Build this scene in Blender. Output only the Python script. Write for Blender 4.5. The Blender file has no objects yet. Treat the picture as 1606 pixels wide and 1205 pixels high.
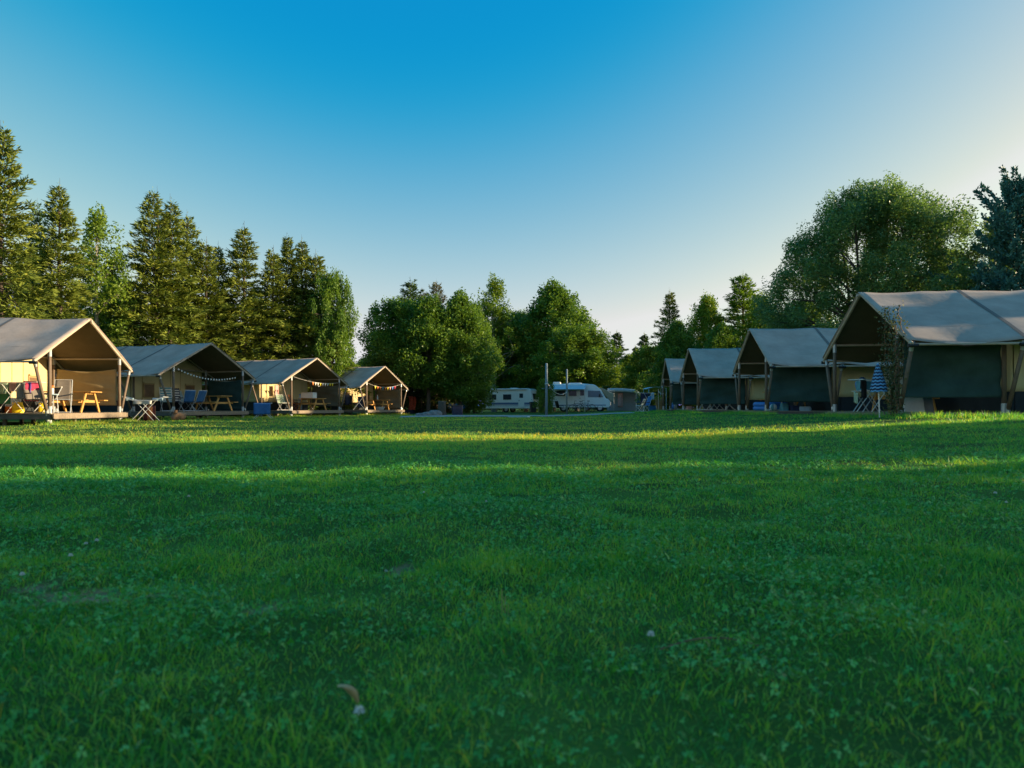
import bpy, math, random
import numpy as np
from mathutils import Vector, Matrix
R = math.radians
sc = bpy.context.scene
COL = sc.collection
random.seed(7)
F_PX, CX, HY, EYE = 1070.0, 803.0, 639.0, 0.55     # photo: focal length in pixels, centre, horizon row, eye height

# ------------------------------------------------------------------ helpers
def P(px, D):
    return (px - CX) / F_PX * D, D

def sstep(a, b, x):
    t = np.clip((x - a) / (b - a), 0, 1)
    return t * t * (3 - 2 * t)

_T = np.random.RandomState(11).rand(256, 256)
def vnoise(x, y):
    x = np.asarray(x, float); y = np.asarray(y, float)
    i = np.floor(x).astype(int); j = np.floor(y).astype(int)
    fx = x - i; fy = y - j
    fx = fx * fx * (3 - 2 * fx); fy = fy * fy * (3 - 2 * fy)
    g = lambda a, b: _T[a % 256, b % 256]
    return (g(i, j) * (1 - fx) + g(i + 1, j) * fx) * (1 - fy) + (g(i, j + 1) * (1 - fx) + g(i + 1, j + 1) * fx) * fy

def gh(x, y):
    x = np.asarray(x, float); y = np.asarray(y, float)
    z = .31 * sstep(1.5, 10.0, x) * sstep(3, 11, y) * (1 - .35 * sstep(30, 60, y))
    k = 1 - sstep(25, 60, np.hypot(x, y))
    z = z + k * (.045 * (vnoise(x * .9 + 3, y * .9) - .5) + .022 * (vnoise(x * 2.3, y * 2.3 + 9) - .5) + .06 * (vnoise(x * .3, y * .3) - .5))
    k2 = 1 - sstep(6, 15, np.hypot(x, y))
    z = z + k2 * (.040 * (vnoise(x * 4.3 + 31, y * 4.3) - .5) + .016 * (vnoise(x * 9 + 2, y * 9 + 60) - .5))
    for px_, py_, rr_, dd_ in ((-.455, 2.50, .075, .045), (-1.22, 2.27, .13, .04), (-1.62, 3.05, .10, .035), (.95, 1.95, .08, .03), (.62, 3.6, .12, .03), (1.2, 2.6, .10, .03), (-.3, 1.75, .08, .03), (-.75, 1.45, .08, .03)):
        z = z - dd_ * np.exp(-((x - px_) ** 2 + (y - py_) ** 2) / (rr_ * rr_))
    return z
def gz(x, y): return float(gh(x, y))

def tag(o, label=None, cat=None, group=None, kind=None):
    if label: o['label'] = label
    if cat: o['category'] = cat
    if group: o['group'] = group
    if kind: o['kind'] = kind
    return o

def thing(name, label, cat, loc=(0, 0, 0), rotz=0.0, group=None, scale=None):
    o = bpy.data.objects.new(name, None); COL.objects.link(o)
    o.empty_display_size = .2
    o.location = loc; o.rotation_euler = (0, 0, rotz)
    if scale: o.scale = scale
    return tag(o, label, cat, group)

def dup(root, loc, rotz, label, group=None, scale=(1, 1, 1)):
    r = root.copy(); COL.objects.link(r)
    r.location = loc; r.rotation_euler = (0, 0, rotz); r.scale = scale
    r['label'] = label
    if group: r['group'] = group
    for ch in list(root.children):
        c = ch.copy(); COL.objects.link(c); c.parent = r
        for g in list(ch.children):
            d = g.copy(); COL.objects.link(d); d.parent = c
    return r

# ------------------------------------------------------------------ materials
def newmat(name):
    m = bpy.data.materials.new(name); m.use_nodes = True
    nt = m.node_tree; nt.nodes.clear()
    out = nt.nodes.new('ShaderNodeOutputMaterial')
    return m, nt, out

def M(name, col, rough=.6, var=.15, scale=5.0, metal=0.0, bump=0.0, bscale=60.0, transl=0.0, stretch=None, spec=.5):
    m, nt, out = newmat(name)
    N = nt.nodes.new; L = nt.links.new
    b = N('ShaderNodeBsdfPrincipled')
    b.inputs['Roughness'].default_value = rough; b.inputs['Metallic'].default_value = metal
    b.inputs['Specular IOR Level'].default_value = spec
    tc = N('ShaderNodeTexCoord'); src = tc.outputs['Object']
    if stretch:
        mp = N('ShaderNodeMapping'); mp.inputs['Scale'].default_value = stretch
        L(src, mp.inputs['Vector']); src = mp.outputs['Vector']
    n = N('ShaderNodeTexNoise'); n.inputs['Scale'].default_value = scale; n.inputs['Detail'].default_value = 6
    n.inputs['Roughness'].default_value = .65
    L(src, n.inputs['Vector'])
    r = N('ShaderNodeValToRGB')
    r.color_ramp.elements[0].position = .3; r.color_ramp.elements[1].position = .7
    r.color_ramp.elements[0].color = tuple(c * (1 - var) for c in col) + (1,)
    r.color_ramp.elements[1].color = tuple(min(1, c * (1 + var)) for c in col) + (1,)
    L(n.outputs['Fac'], r.inputs['Fac']); L(r.outputs['Color'], b.inputs['Base Color'])
    if bump:
        n2 = N('ShaderNodeTexNoise'); n2.inputs['Scale'].default_value = bscale; n2.inputs['Detail'].default_value = 4
        L(src, n2.inputs['Vector'])
        bp = N('ShaderNodeBump'); bp.inputs['Strength'].default_value = bump; bp.inputs['Distance'].default_value = .02
        L(n2.outputs['Fac'], bp.inputs['Height']); L(bp.outputs['Normal'], b.inputs['Normal'])
    if transl:
        t = N('ShaderNodeBsdfTranslucent'); L(r.outputs['Color'], t.inputs['Color'])
        mx = N('ShaderNodeMixShader'); mx.inputs['Fac'].default_value = transl
        L(b.outputs[0], mx.inputs[1]); L(t.outputs[0], mx.inputs[2]); L(mx.outputs[0], out.inputs['Surface'])
    else:
        L(b.outputs[0], out.inputs['Surface'])
    return m

def leafmat(name, cols, transl=.35, rough=.5, spec=.25, tcol=(1.25, 1.15, .5)):
    """leaf colour picked per leaf from the 'rnd' attribute"""
    m, nt, out = newmat(name)
    N = nt.nodes.new; L = nt.links.new
    a = N('ShaderNodeAttribute'); a.attribute_name = 'rnd'
    r = N('ShaderNodeValToRGB')
    els = r.color_ramp.elements
    els[0].position = 0; els[1].position = 1
    for i in range(1, len(cols) - 1): els.new(i / (len(cols) - 1))
    for e, c in zip(els, cols): e.color = tuple(c) + (1,)
    L(a.outputs['Fac'], r.inputs['Fac'])
    b = N('ShaderNodeBsdfPrincipled'); b.inputs['Roughness'].default_value = rough
    b.inputs['Specular IOR Level'].default_value = spec
    L(r.outputs['Color'], b.inputs['Base Color'])
    t = N('ShaderNodeBsdfTranslucent')
    mm = N('ShaderNodeMix'); mm.data_type = 'RGBA'; mm.blend_type = 'MULTIPLY'; mm.inputs['Factor'].default_value = 1
    L(r.outputs['Color'], mm.inputs['A']); mm.inputs['B'].default_value = tuple(tcol) + (1,)
    L(mm.outputs['Result'], t.inputs['Color'])
    mx = N('ShaderNodeMixShader'); mx.inputs['Fac'].default_value = transl
    L(b.outputs[0], mx.inputs[1]); L(t.outputs[0], mx.inputs[2]); L(mx.outputs[0], out.inputs['Surface'])
    return m

def glassmat(name, col):
    return M(name, col, rough=.15, var=.05, spec=.35)

MAT = dict(
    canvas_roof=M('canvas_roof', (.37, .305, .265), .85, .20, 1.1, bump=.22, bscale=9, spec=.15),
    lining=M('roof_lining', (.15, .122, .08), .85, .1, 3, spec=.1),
    roof_seam=M('roof_seam', (.15, .14, .135), .85, .1, spec=.15),
    canvas_wall=M('canvas_wall', (.60, .49, .27), .85, .07, 1.6, bump=.1, bscale=14, spec=.15),
    canvas_seam=M('canvas_seam', (.40, .28, .13), .85, .1, spec=.15),
    skirt=M('skirt', (.028, .034, .04), .8, .2, 3, spec=.2),
    tarp_tan=M('tarp_tan', (.36, .275, .145), .85, .10, 1.7, bump=.25, bscale=5, spec=.15),
    tarp_green=M('tarp_green', (.042, .082, .074), .8, .25, 1.7, bump=.25, bscale=5, spec=.2),
    tarp_olive=M('tarp_olive', (.13, .125, .085), .8, .12, 1.7, bump=.25, bscale=5, spec=.2),
    dark_window=M('dark_window', (.17, .10, .05), .6, .3, 8),
    post=M('post', (.17, .12, .085), .75, .3, 3, bump=.3, bscale=30, stretch=(6, 6, .8)),
    pole_pale=M('pole_pale', (.46, .38, .30), .7, .15, 4),
    metal=M('metal', (.42, .45, .48), .45, .12, 12, metal=.5),
    alu=M('alu', (.62, .64, .66), .35, .08, 12, metal=.4),
    deck=M('deck', (.26, .20, .145), .8, .3, 2.5, bump=.3, bscale=25, stretch=(1, 8, 8)),
    deck_side=M('deck_side', (.13, .11, .095), .8, .3, 4),
    pine=M('pine_wood', (.56, .30, .085), .6, .2, 3, bump=.15, bscale=30, stretch=(1, 8, 8)),
    red_wood=M('red_wood', (.26, .085, .03), .6, .25, 4),
    white=M('white_plastic', (.72, .72, .70), .45, .06, 5),
    off_white=M('off_white_cloth', (.62, .60, .56), .8, .1, 6),
    pale_blue=M('pale_blue_cloth', (.34, .47, .56), .8, .12, 8),
    light_blue=M('light_blue_cloth', (.13, .33, .58), .8, .1, 8),
    blue=M('blue_cloth', (.035, .135, .34), .75, .2, 6),
    teal=M('teal_cloth', (.08, .25, .30), .75, .2, 6),
    bright_blue=M('bright_blue', (.03, .17, .52), .5, .15, 6),
    navy=M('navy_cloth', (.010, .018, .055), .8, .3, 6),
    black=M('black_plastic', (.014, .014, .015), .55, .3, 8),
    crimson=M('crimson_cloth', (.40, .025, .075), .85, .2, 9, bump=.3, bscale=60),
    grey_mesh=M('grey_mesh', (.17, .145, .125), .75, .12, 20),
    grey_cloth=M('grey_cloth', (.22, .24, .25), .85, .15, 8),
    yellow=M('yellow_cloth', (.78, .58, .012), .6, .12, 8),
    orange=M('orange_cloth', (.72, .19, .03), .7, .15, 8),
    green=M('green_cloth', (.04, .22, .10), .7, .2, 8),
    pink=M('pink_cloth', (.62, .33, .30), .8, .12, 8),
    purple=M('purple_cloth', (.10, .05, .26), .8, .2, 8),
    floral=M('floral_cloth', (.33, .42, .30), .8, .5, 26),
    maroon=M('maroon_cloth', (.12, .018, .016), .8, .2, 8),
    stripe_tan=M('stripe_tan', (.42, .15, .05), .8, .2, 8),
    sack=M('sack_cloth', (.30, .165, .085), .9, .25, 10, bump=.4, bscale=30),
    coral=M('coral_cloth', (.62, .11, .055), .8, .45, 5),
    rock=M('rock', (.20, .19, .18), .9, .3, 5, bump=.6, bscale=12),
    gravel=M('gravel', (.30, .29, .265), .95, .2, 30, bump=.7, bscale=40),
    van_white=M('van_white', (.76, .79, .82), .28, .04, 2),
    van_cream=M('van_cream', (.74, .75, .74), .3, .05, 2),
    van_band=M('van_band', (.09, .16, .30), .35, .08, 3),
    glass=glassmat('dark_glass', (.03, .045, .06)),
    glass_blue=glassmat('blue_glass', (.10, .17, .22)),
    tyre=M('tyre', (.012, .012, .013), .8, .2, 12),
    rim=M('rim', (.5, .52, .54), .35, .08, 8, metal=.6),
    red_lamp=M('red_lamp', (.50, .03, .02), .3, .1, 8),
    clear_lamp=M('clear_lamp', (.72, .74, .76), .15, .05, 8),
    car_blue=M('car_blue', (.03, .13, .30), .2, .05, 3),
    awning_grey=M('awning_grey', (.40, .47, .55), .8, .1, 3),
    pole_blue=M('pole_blue', (.17, .22, .25), .6, .2, 4),
    rope=M('rope', (.55, .55, .52), .8, .1, 30),
    bark=M('bark', (.085, .065, .05), .9, .35, 4, bump=.8, bscale=18, stretch=(4, 4, .8)),
    bark_pale=M('bark_pale', (.28, .25, .21), .9, .35, 5, bump=.6, bscale=18),
    twig=M('twig', (.20, .105, .06), .85, .3, 20),
    straw=M('straw', (.40, .29, .14), .8, .25, 20),
    petal=M('petal', (.74, .74, .70), .7, .1, 40, transl=.2),
    soilm=M('soil', (.17, .125, .085), .95, .35, 25, bump=.6, bscale=60),
)
LEAF = dict(
    spruce=leafmat('spruce_needles', [(0.060, 0.098, 0.017), (0.118, 0.163, 0.023), (0.184, 0.228, 0.031), (0.252, 0.270, 0.042)], .14, .6, .2),
    spruce_dark=leafmat('dark_spruce_needles', [(0.036, 0.081, 0.026), (0.067, 0.129, 0.037), (0.102, 0.177, 0.049)], .12, .6, .2),
    spruce_brown=leafmat('browning_needles', [(.06, .09, .025), (.12, .11, .035), (.17, .12, .045)], .12, .6, .2),
    blue_pine=leafmat('blue_pine_needles', [(0.034, 0.128, 0.108), (0.068, 0.206, 0.180), (0.111, 0.273, 0.234)], .08, .5, .3),
    leaf=leafmat('leaves', [(0.058, 0.130, 0.022), (0.118, 0.222, 0.030), (0.196, 0.304, 0.039)], .42, .45, .3),
    leaf_light=leafmat('light_leaves', [(0.095, 0.172, 0.021), (0.167, 0.267, 0.032), (0.251, 0.344, 0.046)], .42, .45, .3),
    leaf_yellow=leafmat('yellowish_leaves', [(0.098, 0.192, 0.019), (0.180, 0.288, 0.026), (0.300, 0.352, 0.031)], .42, .45, .3),
    willow=leafmat('willow_leaves', [(0.070, 0.156, 0.062), (0.130, 0.240, 0.083), (0.223, 0.342, 0.103)], .42, .4, .4),
    grass=leafmat('grass_blades', [(.026, .20, .045), (.08, .43, .075), (.26, .57, .075), (.60, .60, .10)], .5, .42, .45, (1.9, 1.2, .45)),
    clover=leafmat('clover_leaves', [(.035, .21, .032), (.10, .42, .06), (.24, .60, .15)], .35, .36, .5),
    creeper=leafmat('creeper_leaves', [(.06, .08, .035), (.11, .125, .06), (.17, .17, .09)], .3, .5, .3),
)

# ------------------------------------------------------------------ mesh builders
def np_mesh(name, V, F, rnd=None, smooth=False):
    """V (n,3); F list of (m,k) index arrays; rnd list of per-face values"""
    if not isinstance(F, list): F = [F]; rnd = [rnd] if rnd is not None else None
    me = bpy.data.meshes.new(name)
    me.vertices.add(len(V)); me.vertices.foreach_set('co', np.asarray(V, np.float32).ravel())
    idx = np.concatenate([f.ravel() for f in F]).astype(np.int32)
    cnt = np.concatenate([np.full(len(f), f.shape[1]) for f in F])
    st = np.concatenate([[0], np.cumsum(cnt)[:-1]]).astype(np.int32)
    me.loops.add(len(idx)); me.loops.foreach_set('vertex_index', idx)
    me.polygons.add(len(cnt)); me.polygons.foreach_set('loop_start', st)
    if smooth: me.polygons.foreach_set('use_smooth', np.ones(len(cnt), bool))
    if rnd is not None:
        at = me.attributes.new('rnd', 'FLOAT', 'FACE')
        at.data.foreach_set('value', np.concatenate(rnd).astype(np.float32))
    me.update(calc_edges=True)
    return me

def link(name, me, mat, parent=None):
    o = bpy.data.objects.new(name, me); COL.objects.link(o)
    if mat is not None and not me.materials: me.materials.append(mat)
    if parent: o.parent = parent
    return o

class MB:
    def __init__(s): s.v = []; s.f = []
    def add(s, vs, fs):
        b = len(s.v); s.v += [tuple(v) for v in vs]; s.f += [tuple(i + b for i in f) for f in fs]; return s
    def box(s, c, d, rot=None):
        vs = []
        for x in (-.5, .5):
            for y in (-.5, .5):
                for z in (-.5, .5):
                    p = Vector((x * d[0], y * d[1], z * d[2]))
                    if rot: p = rot @ p
                    vs.append((p.x + c[0], p.y + c[1], p.z + c[2]))
        return s.add(vs, [(0, 1, 3, 2), (4, 6, 7, 5), (0, 4, 5, 1), (2, 3, 7, 6), (0, 2, 6, 4), (1, 5, 7, 3)])
    def bar(s, p, q, w, h=None):
        """rectangular bar from p to q"""
        p = Vector(p); q = Vector(q); d = q - p
        rot = d.to_track_quat('X', 'Z').to_matrix()
        return s.box((p + q) / 2, (d.length, w, h or w), rot)
    def tube(s, p, q, r, r2=None, n=8):
        p = Vector(p); q = Vector(q); r2 = r if r2 is None else r2
        m = (q - p).to_track_quat('Z', 'Y').to_matrix()
        vs = []
        for c, rr in ((p, r), (q, r2)):
            for k in range(n):
                a = 2 * math.pi * k / n
                vs.append(c + m @ Vector((math.cos(a) * rr, math.sin(a) * rr, 0)))
        fs = [(k, (k + 1) % n, n + (k + 1) % n, n + k) for k in range(n)]
        fs += [tuple(range(n - 1, -1, -1)), tuple(range(n, 2 * n))]
        return s.add(vs, fs)
    def path(s, pts, r, n=6):
        for a, b in zip(pts[:-1], pts[1:]): s.tube(a, b, r, r, n)
        return s
    def ring(s, c, R0, r, axis='Y', n=24, k=8, squash=1.0):
        vs = []; fs = []
        for i in range(n):
            a = 2 * math.pi * i / n
            for j in range(k):
                b = 2 * math.pi * j / k
                rr = R0 + r * math.cos(b); h = r * squash * math.sin(b)
                u, w = rr * math.cos(a), rr * math.sin(a)
                p = {'Y': (u, h, w), 'Z': (u, w, h), 'X': (h, u, w)}[axis]
                vs.append((p[0] + c[0], p[1] + c[1], p[2] + c[2]))
        for i in range(n):
            for j in range(k):
                fs.append((i * k + j, ((i + 1) % n) * k + j, ((i + 1) % n) * k + (j + 1) % k, i * k + (j + 1) % k))
        return s.add(vs, fs)
    def lathe(s, prof, c=(0, 0, 0), n=16):
        vs = []; fs = []; m = len(prof)
        for r, z in prof:
            for k in range(n):
                a = 2 * math.pi * k / n
                vs.append((c[0] + r * math.cos(a), c[1] + r * math.sin(a), c[2] + z))
        for i in range(m - 1):
            for k in range(n):
                fs.append((i * n + k, i * n + (k + 1) % n, (i + 1) * n + (k + 1) % n, (i + 1) * n + k))
        fs.append(tuple(range(n - 1, -1, -1))); fs.append(tuple(range((m - 1) * n, m * n)))
        return s.add(vs, fs)
    def grid(s, nu, nv, fn):
        vs = [fn(i / nu, j / nv) for i in range(nu + 1) for j in range(nv + 1)]
        fs = [(i * (nv + 1) + j, (i + 1) * (nv + 1) + j, (i + 1) * (nv + 1) + j + 1, i * (nv + 1) + j + 1) for i in range(nu) for j in range(nv)]
        return s.add(vs, fs)
    def extr(s, prof, y0, y1):
        """closed profile in XZ extruded along Y"""
        n = len(prof)
        vs = [(x, y0, z) for x, z in prof] + [(x, y1, z) for x, z in prof]
        fs = [(k, (k + 1) % n, n + (k + 1) % n, n + k) for k in range(n)] + [tuple(range(n - 1, -1, -1)), tuple(range(n, 2 * n))]
        return s.add(vs, fs)
    def build(s, name, mat, parent=None, smooth=False, bevel=0, solid=0, seg=2):
        me = bpy.data.meshes.new(name); me.from_pydata(s.v, [], s.f)
        if smooth: me.polygons.foreach_set('use_smooth', np.ones(len(s.f), bool))
        me.update()
        o = link(name, me, MAT[mat] if isinstance(mat, str) else mat, parent)
        if solid:
            md = o.modifiers.new('solid', 'SOLIDIFY'); md.thickness = solid; md.offset = 0
        if bevel:
            md = o.modifiers.new('bevel', 'BEVEL'); md.width = bevel; md.segments = seg; md.limit_method = 'ANGLE'; md.angle_limit = R(40)
        return o

# ------------------------------------------------------------------ camera, sun, sky
cam_d = bpy.data.cameras.new('camera'); cam = bpy.data.objects.new('camera', cam_d); COL.objects.link(cam)
cam.location = (0, 0, EYE); cam.rotation_euler = (R(90), 0, 0)
cam_d.sensor_width = 36; cam_d.lens = F_PX / 1606 * 36
cam_d.shift_y = (HY - 602.5) / 1606
cam_d.clip_start = .05; cam_d.clip_end = 3000
cam_d.dof.use_dof = True; cam_d.dof.focus_distance = 16; cam_d.dof.aperture_fstop = 4.0
sc.camera = cam

SUN_EL, SUN_AZ = R(10.5), R(3)       # azimuth from +X towards +Y
sd = Vector((math.cos(SUN_AZ) * math.cos(SUN_EL), math.sin(SUN_AZ) * math.cos(SUN_EL), math.sin(SUN_EL)))
sun_d = bpy.data.lights.new('sun', 'SUN'); sun_d.energy = 5.0; sun_d.angle = R(.5); sun_d.color = (1, .77, .46)
sun = bpy.data.objects.new('sun', sun_d); COL.objects.link(sun)
sun.rotation_euler = sd.to_track_quat('Z', 'Y').to_euler(); sun.location = (60, 0, 30)
w = bpy.data.worlds.new('World'); sc.world = w; w.use_nodes = True
nt = w.node_tree; nt.nodes.clear(); N = nt.nodes.new; L = nt.links.new
wo = N('ShaderNodeOutputWorld'); bg = N('ShaderNodeBackground'); sky = N('ShaderNodeTexSky')
sky.sky_type = 'NISHITA'; sky.sun_disc = False; sky.sun_elevation = SUN_EL; sky.sun_rotation = R(90) - SUN_AZ
sky.air_density = 1.0; sky.dust_density = 1.5; sky.ozone_density = 1.0
sep = N('ShaderNodeSeparateColor'); comb = N('ShaderNodeCombineColor')
L(sky.outputs['Color'], sep.inputs['Color'])
EXPO = 1.15; BGS = .15; SK = 1 / (BGS * 2 ** EXPO)
# the photograph's colour grade of a clear evening sky: deep cyan away from the sun, near white towards it
chan = {}
def mnode(op, a, b_, c=None):
    n = N('ShaderNodeMath'); n.operation = op
    for k_, v_ in enumerate((a, b_, c)):
        if v_ is None: continue
        if isinstance(v_, (int, float)): n.inputs[k_].default_value = v_
        else: L(v_, n.inputs[k_])
    return n.outputs[0]
for ch, (k, off, lo, soft, hi) in (('Red', (.53, -.53, .004, .10, .80)), ('Green', (.28, -.08, .28, .06, .95)), ('Blue', (.026, .468, .58, .02, 1.0))):
    v = mnode('MULTIPLY_ADD', sep.outputs[ch], k * SK, off * SK)
    if ch == 'Blue': v = mnode('ADD', v, mnode('MULTIPLY', mnode('DIVIDE', sep.outputs['Red'], sep.outputs['Blue']), .243 * SK))
    v = mnode('SMOOTH_MAX', v, lo * SK, soft * SK)
    if ch != 'Red': v = mnode('SMOOTH_MAX', v, chan['Red'], .05 * SK)
    chan[ch] = mnode('MINIMUM', v, hi * SK)
    L(chan[ch], comb.inputs[ch])
L(comb.outputs['Color'], bg.inputs['Color'])
bg.inputs['Strength'].default_value = BGS
L(bg.outputs[0], wo.inputs['Surface'])
sc.view_settings.view_transform = 'Standard'; sc.view_settings.look = 'None'
sc.view_settings.exposure = EXPO; sc.view_settings.gamma = 1
sc.cycles.max_bounces = 6; sc.cycles.transparent_max_bounces = 6; sc.cycles.diffuse_bounces = 4

# ------------------------------------------------------------------ ground
def axis(parts):
    out = []
    for a, b, st in parts: out.append(np.arange(a, b, st))
    out.append(np.array([parts[-1][1]])); return np.concatenate(out)
gx = axis([(-900, -120, 60), (-120, -40, 8), (-40, -12, 1.2), (-12, -3.5, .2), (-3.5, 3.5, .07), (3.5, 12, .2), (12, 40, 1.2), (40, 120, 8), (120, 900, 60)])
gy = axis([(-300, -40, 40), (-40, -2, 2.5), (-2, .6, .3), (.6, 5, .06), (5, 13, .15), (13, 40, .6), (40, 120, 4), (120, 1200, 60)])
X, Y = np.meshgrid(gx, gy, indexing='ij')
Z = gh(X, Y)
PATCH = [(-1.31, 2.06, .14, .11), (-1.10, 2.12, .06, .05), (-.70, 1.93, .06, .06), (-1.60, 3.0, .07, .05), (.48, 3.48, .08, .06), (.30, 1.68, .06, .035), (-.42, 2.55, .07, .05)]
def soil(x, y):
    s = np.zeros_like(x)
    for cx, cy, a, b in PATCH:
        d = np.sqrt(((x - cx) / a) ** 2 + ((y - cy) / b) ** 2) + 1.0 * (vnoise(x * 28, y * 28) - .5) + .9 * (vnoise(x * 11, y * 11) - .5)
        s = np.maximum(s, 1 - sstep(.6, 1.15, d))
    return s
nx, ny = len(gx), len(gy)
I = np.arange(nx * ny).reshape(nx, ny)
Fq = np.stack([I[:-1, :-1], I[1:, :-1], I[1:, 1:], I[:-1, 1:]], -1).reshape(-1, 4)
gm, nt, out = newmat('turf'); N = nt.nodes.new; L = nt.links.new
b = N('ShaderNodeBsdfPrincipled'); b.inputs['Roughness'].default_value = .95; b.inputs['Specular IOR Level'].default_value = .1
tc = N('ShaderNodeTexCoord')
n1 = N('ShaderNodeTexNoise'); n1.inputs['Scale'].default_value = 1.3; n1.inputs['Detail'].default_value = 8
n2 = N('ShaderNodeTexNoise'); n2.inputs['Scale'].default_value = 60; n2.inputs['Detail'].default_value = 4
L(tc.outputs['Object'], n1.inputs['Vector']); L(tc.outputs['Object'], n2.inputs['Vector'])
r1 = N('ShaderNodeValToRGB'); r1.color_ramp.elements[0].color = (.03, .10, .014, 1); r1.color_ramp.elements[1].color = (.07, .20, .028, 1)
r1.color_ramp.elements[0].position = .35; r1.color_ramp.elements[1].position = .65
r2 = N('ShaderNodeValToRGB'); r2.color_ramp.elements[0].color = (.045, .035, .02, 1); r2.color_ramp.elements[1].color = (.09, .11, .03, 1)
L(n1.outputs['Fac'], r1.inputs['Fac']); L(n2.outputs['Fac'], r2.inputs['Fac'])
mx = N('ShaderNodeMix'); mx.data_type = 'RGBA'; mx.inputs['Factor'].default_value = .3
L(r1.outputs['Color'], mx.inputs['A']); L(r2.outputs['Color'], mx.inputs['B'])
at = N('ShaderNodeAttribute'); at.attribute_name = 'soil'
r3 = N('ShaderNodeValToRGB'); r3.color_ramp.elements[0].color = (.08, .07, .03, 1); r3.color_ramp.elements[1].color = (.50, .34, .20, 1)
L(n2.outputs['Fac'], r3.inputs['Fac'])
mx2 = N('ShaderNodeMix'); mx2.data_type = 'RGBA'
L(at.outputs['Fac'], mx2.inputs['Factor']); L(mx.outputs['Result'], mx2.inputs['A']); L(r3.outputs['Color'], mx2.inputs['B'])
L(mx2.outputs['Result'], b.inputs['Base Color'])
bp = N('ShaderNodeBump'); bp.inputs['Strength'].default_value = .6; bp.inputs['Distance'].default_value = .02
L(n2.outputs['Fac'], bp.inputs['Height']); L(bp.outputs['Normal'], b.inputs['Normal'])
L(b.outputs[0], out.inputs['Surface'])
me = np_mesh('ground', np.stack([X, Y, Z], -1).reshape(-1, 3), Fq, smooth=True)
sa = me.attributes.new('soil', 'FLOAT', 'POINT'); sa.data.foreach_set('value', soil(X, Y).ravel().astype(np.float32))
tag(link('ground', me, gm), kind='structure')

# gravel path crossing at the far side of the lawn
def path_pt(u, v):
    x = -6.1 + u * 13.0
    y = 38.5 + 1.2 * math.sin(u * 2.6) + (v - .5) * (3.4 + .4 * math.sin(u * 17)) + .6 * u
    return (x, y, gz(x, y) + .03 + .05 * (1 - (2 * v - 1) ** 2))
tag(MB().grid(60, 8, path_pt).build('gravel_path', 'gravel', smooth=True), kind='structure')

# ------------------------------------------------------------------ grass and clover
rs = np.random.RandomState(3)
def scatter(n, d0, d1, power, half=.80, pad=.35):
    """n points in the wedge seen from the camera (with margin), denser near"""
    u = rs.rand(n)
    y = (d0 ** power + u * (d1 ** power - d0 ** power)) ** (1 / power)
    x = (rs.rand(n) * 2 - 1) * (y * half + pad)
    return x, y
def on_lawn(x, y):
    k = np.ones(len(x), bool)
    k &= rs.rand(len(x)) > soil(x, y) * .97
    py = 38.5 + 1.2 * np.sin((x + 6.1) / 13 * 2.6) + .6 * (x + 6.1) / 13
    k &= ~((x > -6.1) & (x < 6.9) & (np.abs(y - py) < 1.75))
    k &= ~((x > 9.2) & (y > 14.2)); k &= ~((x < -14.2) & (y > 13)); 
    return k
BV, BF3, BF4, BR3, BR4 = [], [], [], [], []
base = 0
def blades(x, y, h, wd, lean, curved):
    global base
    n = len(x)
    z = gh(x, y) - .006
    a = rs.rand(n) * 6.283; b_ = rs.rand(n) * 6.283
    ln = lean * (rs.rand(n) * 1.1 + .1) * h
    p = np.stack([x, y, z], -1)
    wv = np.stack([np.cos(a), np.sin(a), np.zeros(n)], -1) * (wd / 2)[:, None]
    lv = np.stack([np.cos(b_), np.sin(b_), np.zeros(n)], -1) * ln[:, None]
    tip = p + lv + np.stack([0 * x, 0 * x, h * (1 - .25 * lean * rs.rand(n))], -1)
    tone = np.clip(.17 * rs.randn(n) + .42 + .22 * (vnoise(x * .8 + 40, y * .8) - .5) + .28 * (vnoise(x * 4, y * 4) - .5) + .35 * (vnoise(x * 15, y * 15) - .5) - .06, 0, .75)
    tone = np.minimum(tone + .40 * sstep(8, 12.5, y) * (1 - .75 * sstep(1, 8, x)), .95)  # far sunlit band painted into the blade colour: brighter, yellower, less so at right
    dry = rs.rand(n) < .012
    tone[dry] = 1.0
    if curved:
        mid = p + lv * .35 + np.stack([0 * x, 0 * x, h * .6], -1)
        V = np.stack([p - wv, p + wv, mid - wv * .8, mid + wv * .8, tip], 1).reshape(-1, 3)
        k = base + np.arange(n) * 5
        BF4.append(np.stack([k, k + 1, k + 3, k + 2], -1)); BF3.append(np.stack([k + 2, k + 3, k + 4], -1))
        BR4.append(tone); BR3.append(tone); base += n * 5
    else:
        V = np.stack([p - wv, p + wv, tip], 1).reshape(-1, 3)
        k = base + np.arange(n) * 3
        BF3.append(np.stack([k, k + 1, k + 2], -1)); BR3.append(tone); base += n * 3
    BV.append(V)
def clump(x, y):
    c = vnoise(x * 1.5, y * 1.5 + 50) * .5 + vnoise(x * 5.1, y * 5.1) * .35 + vnoise(x * 12, y * 12 + 7) * .15
    return c
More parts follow.
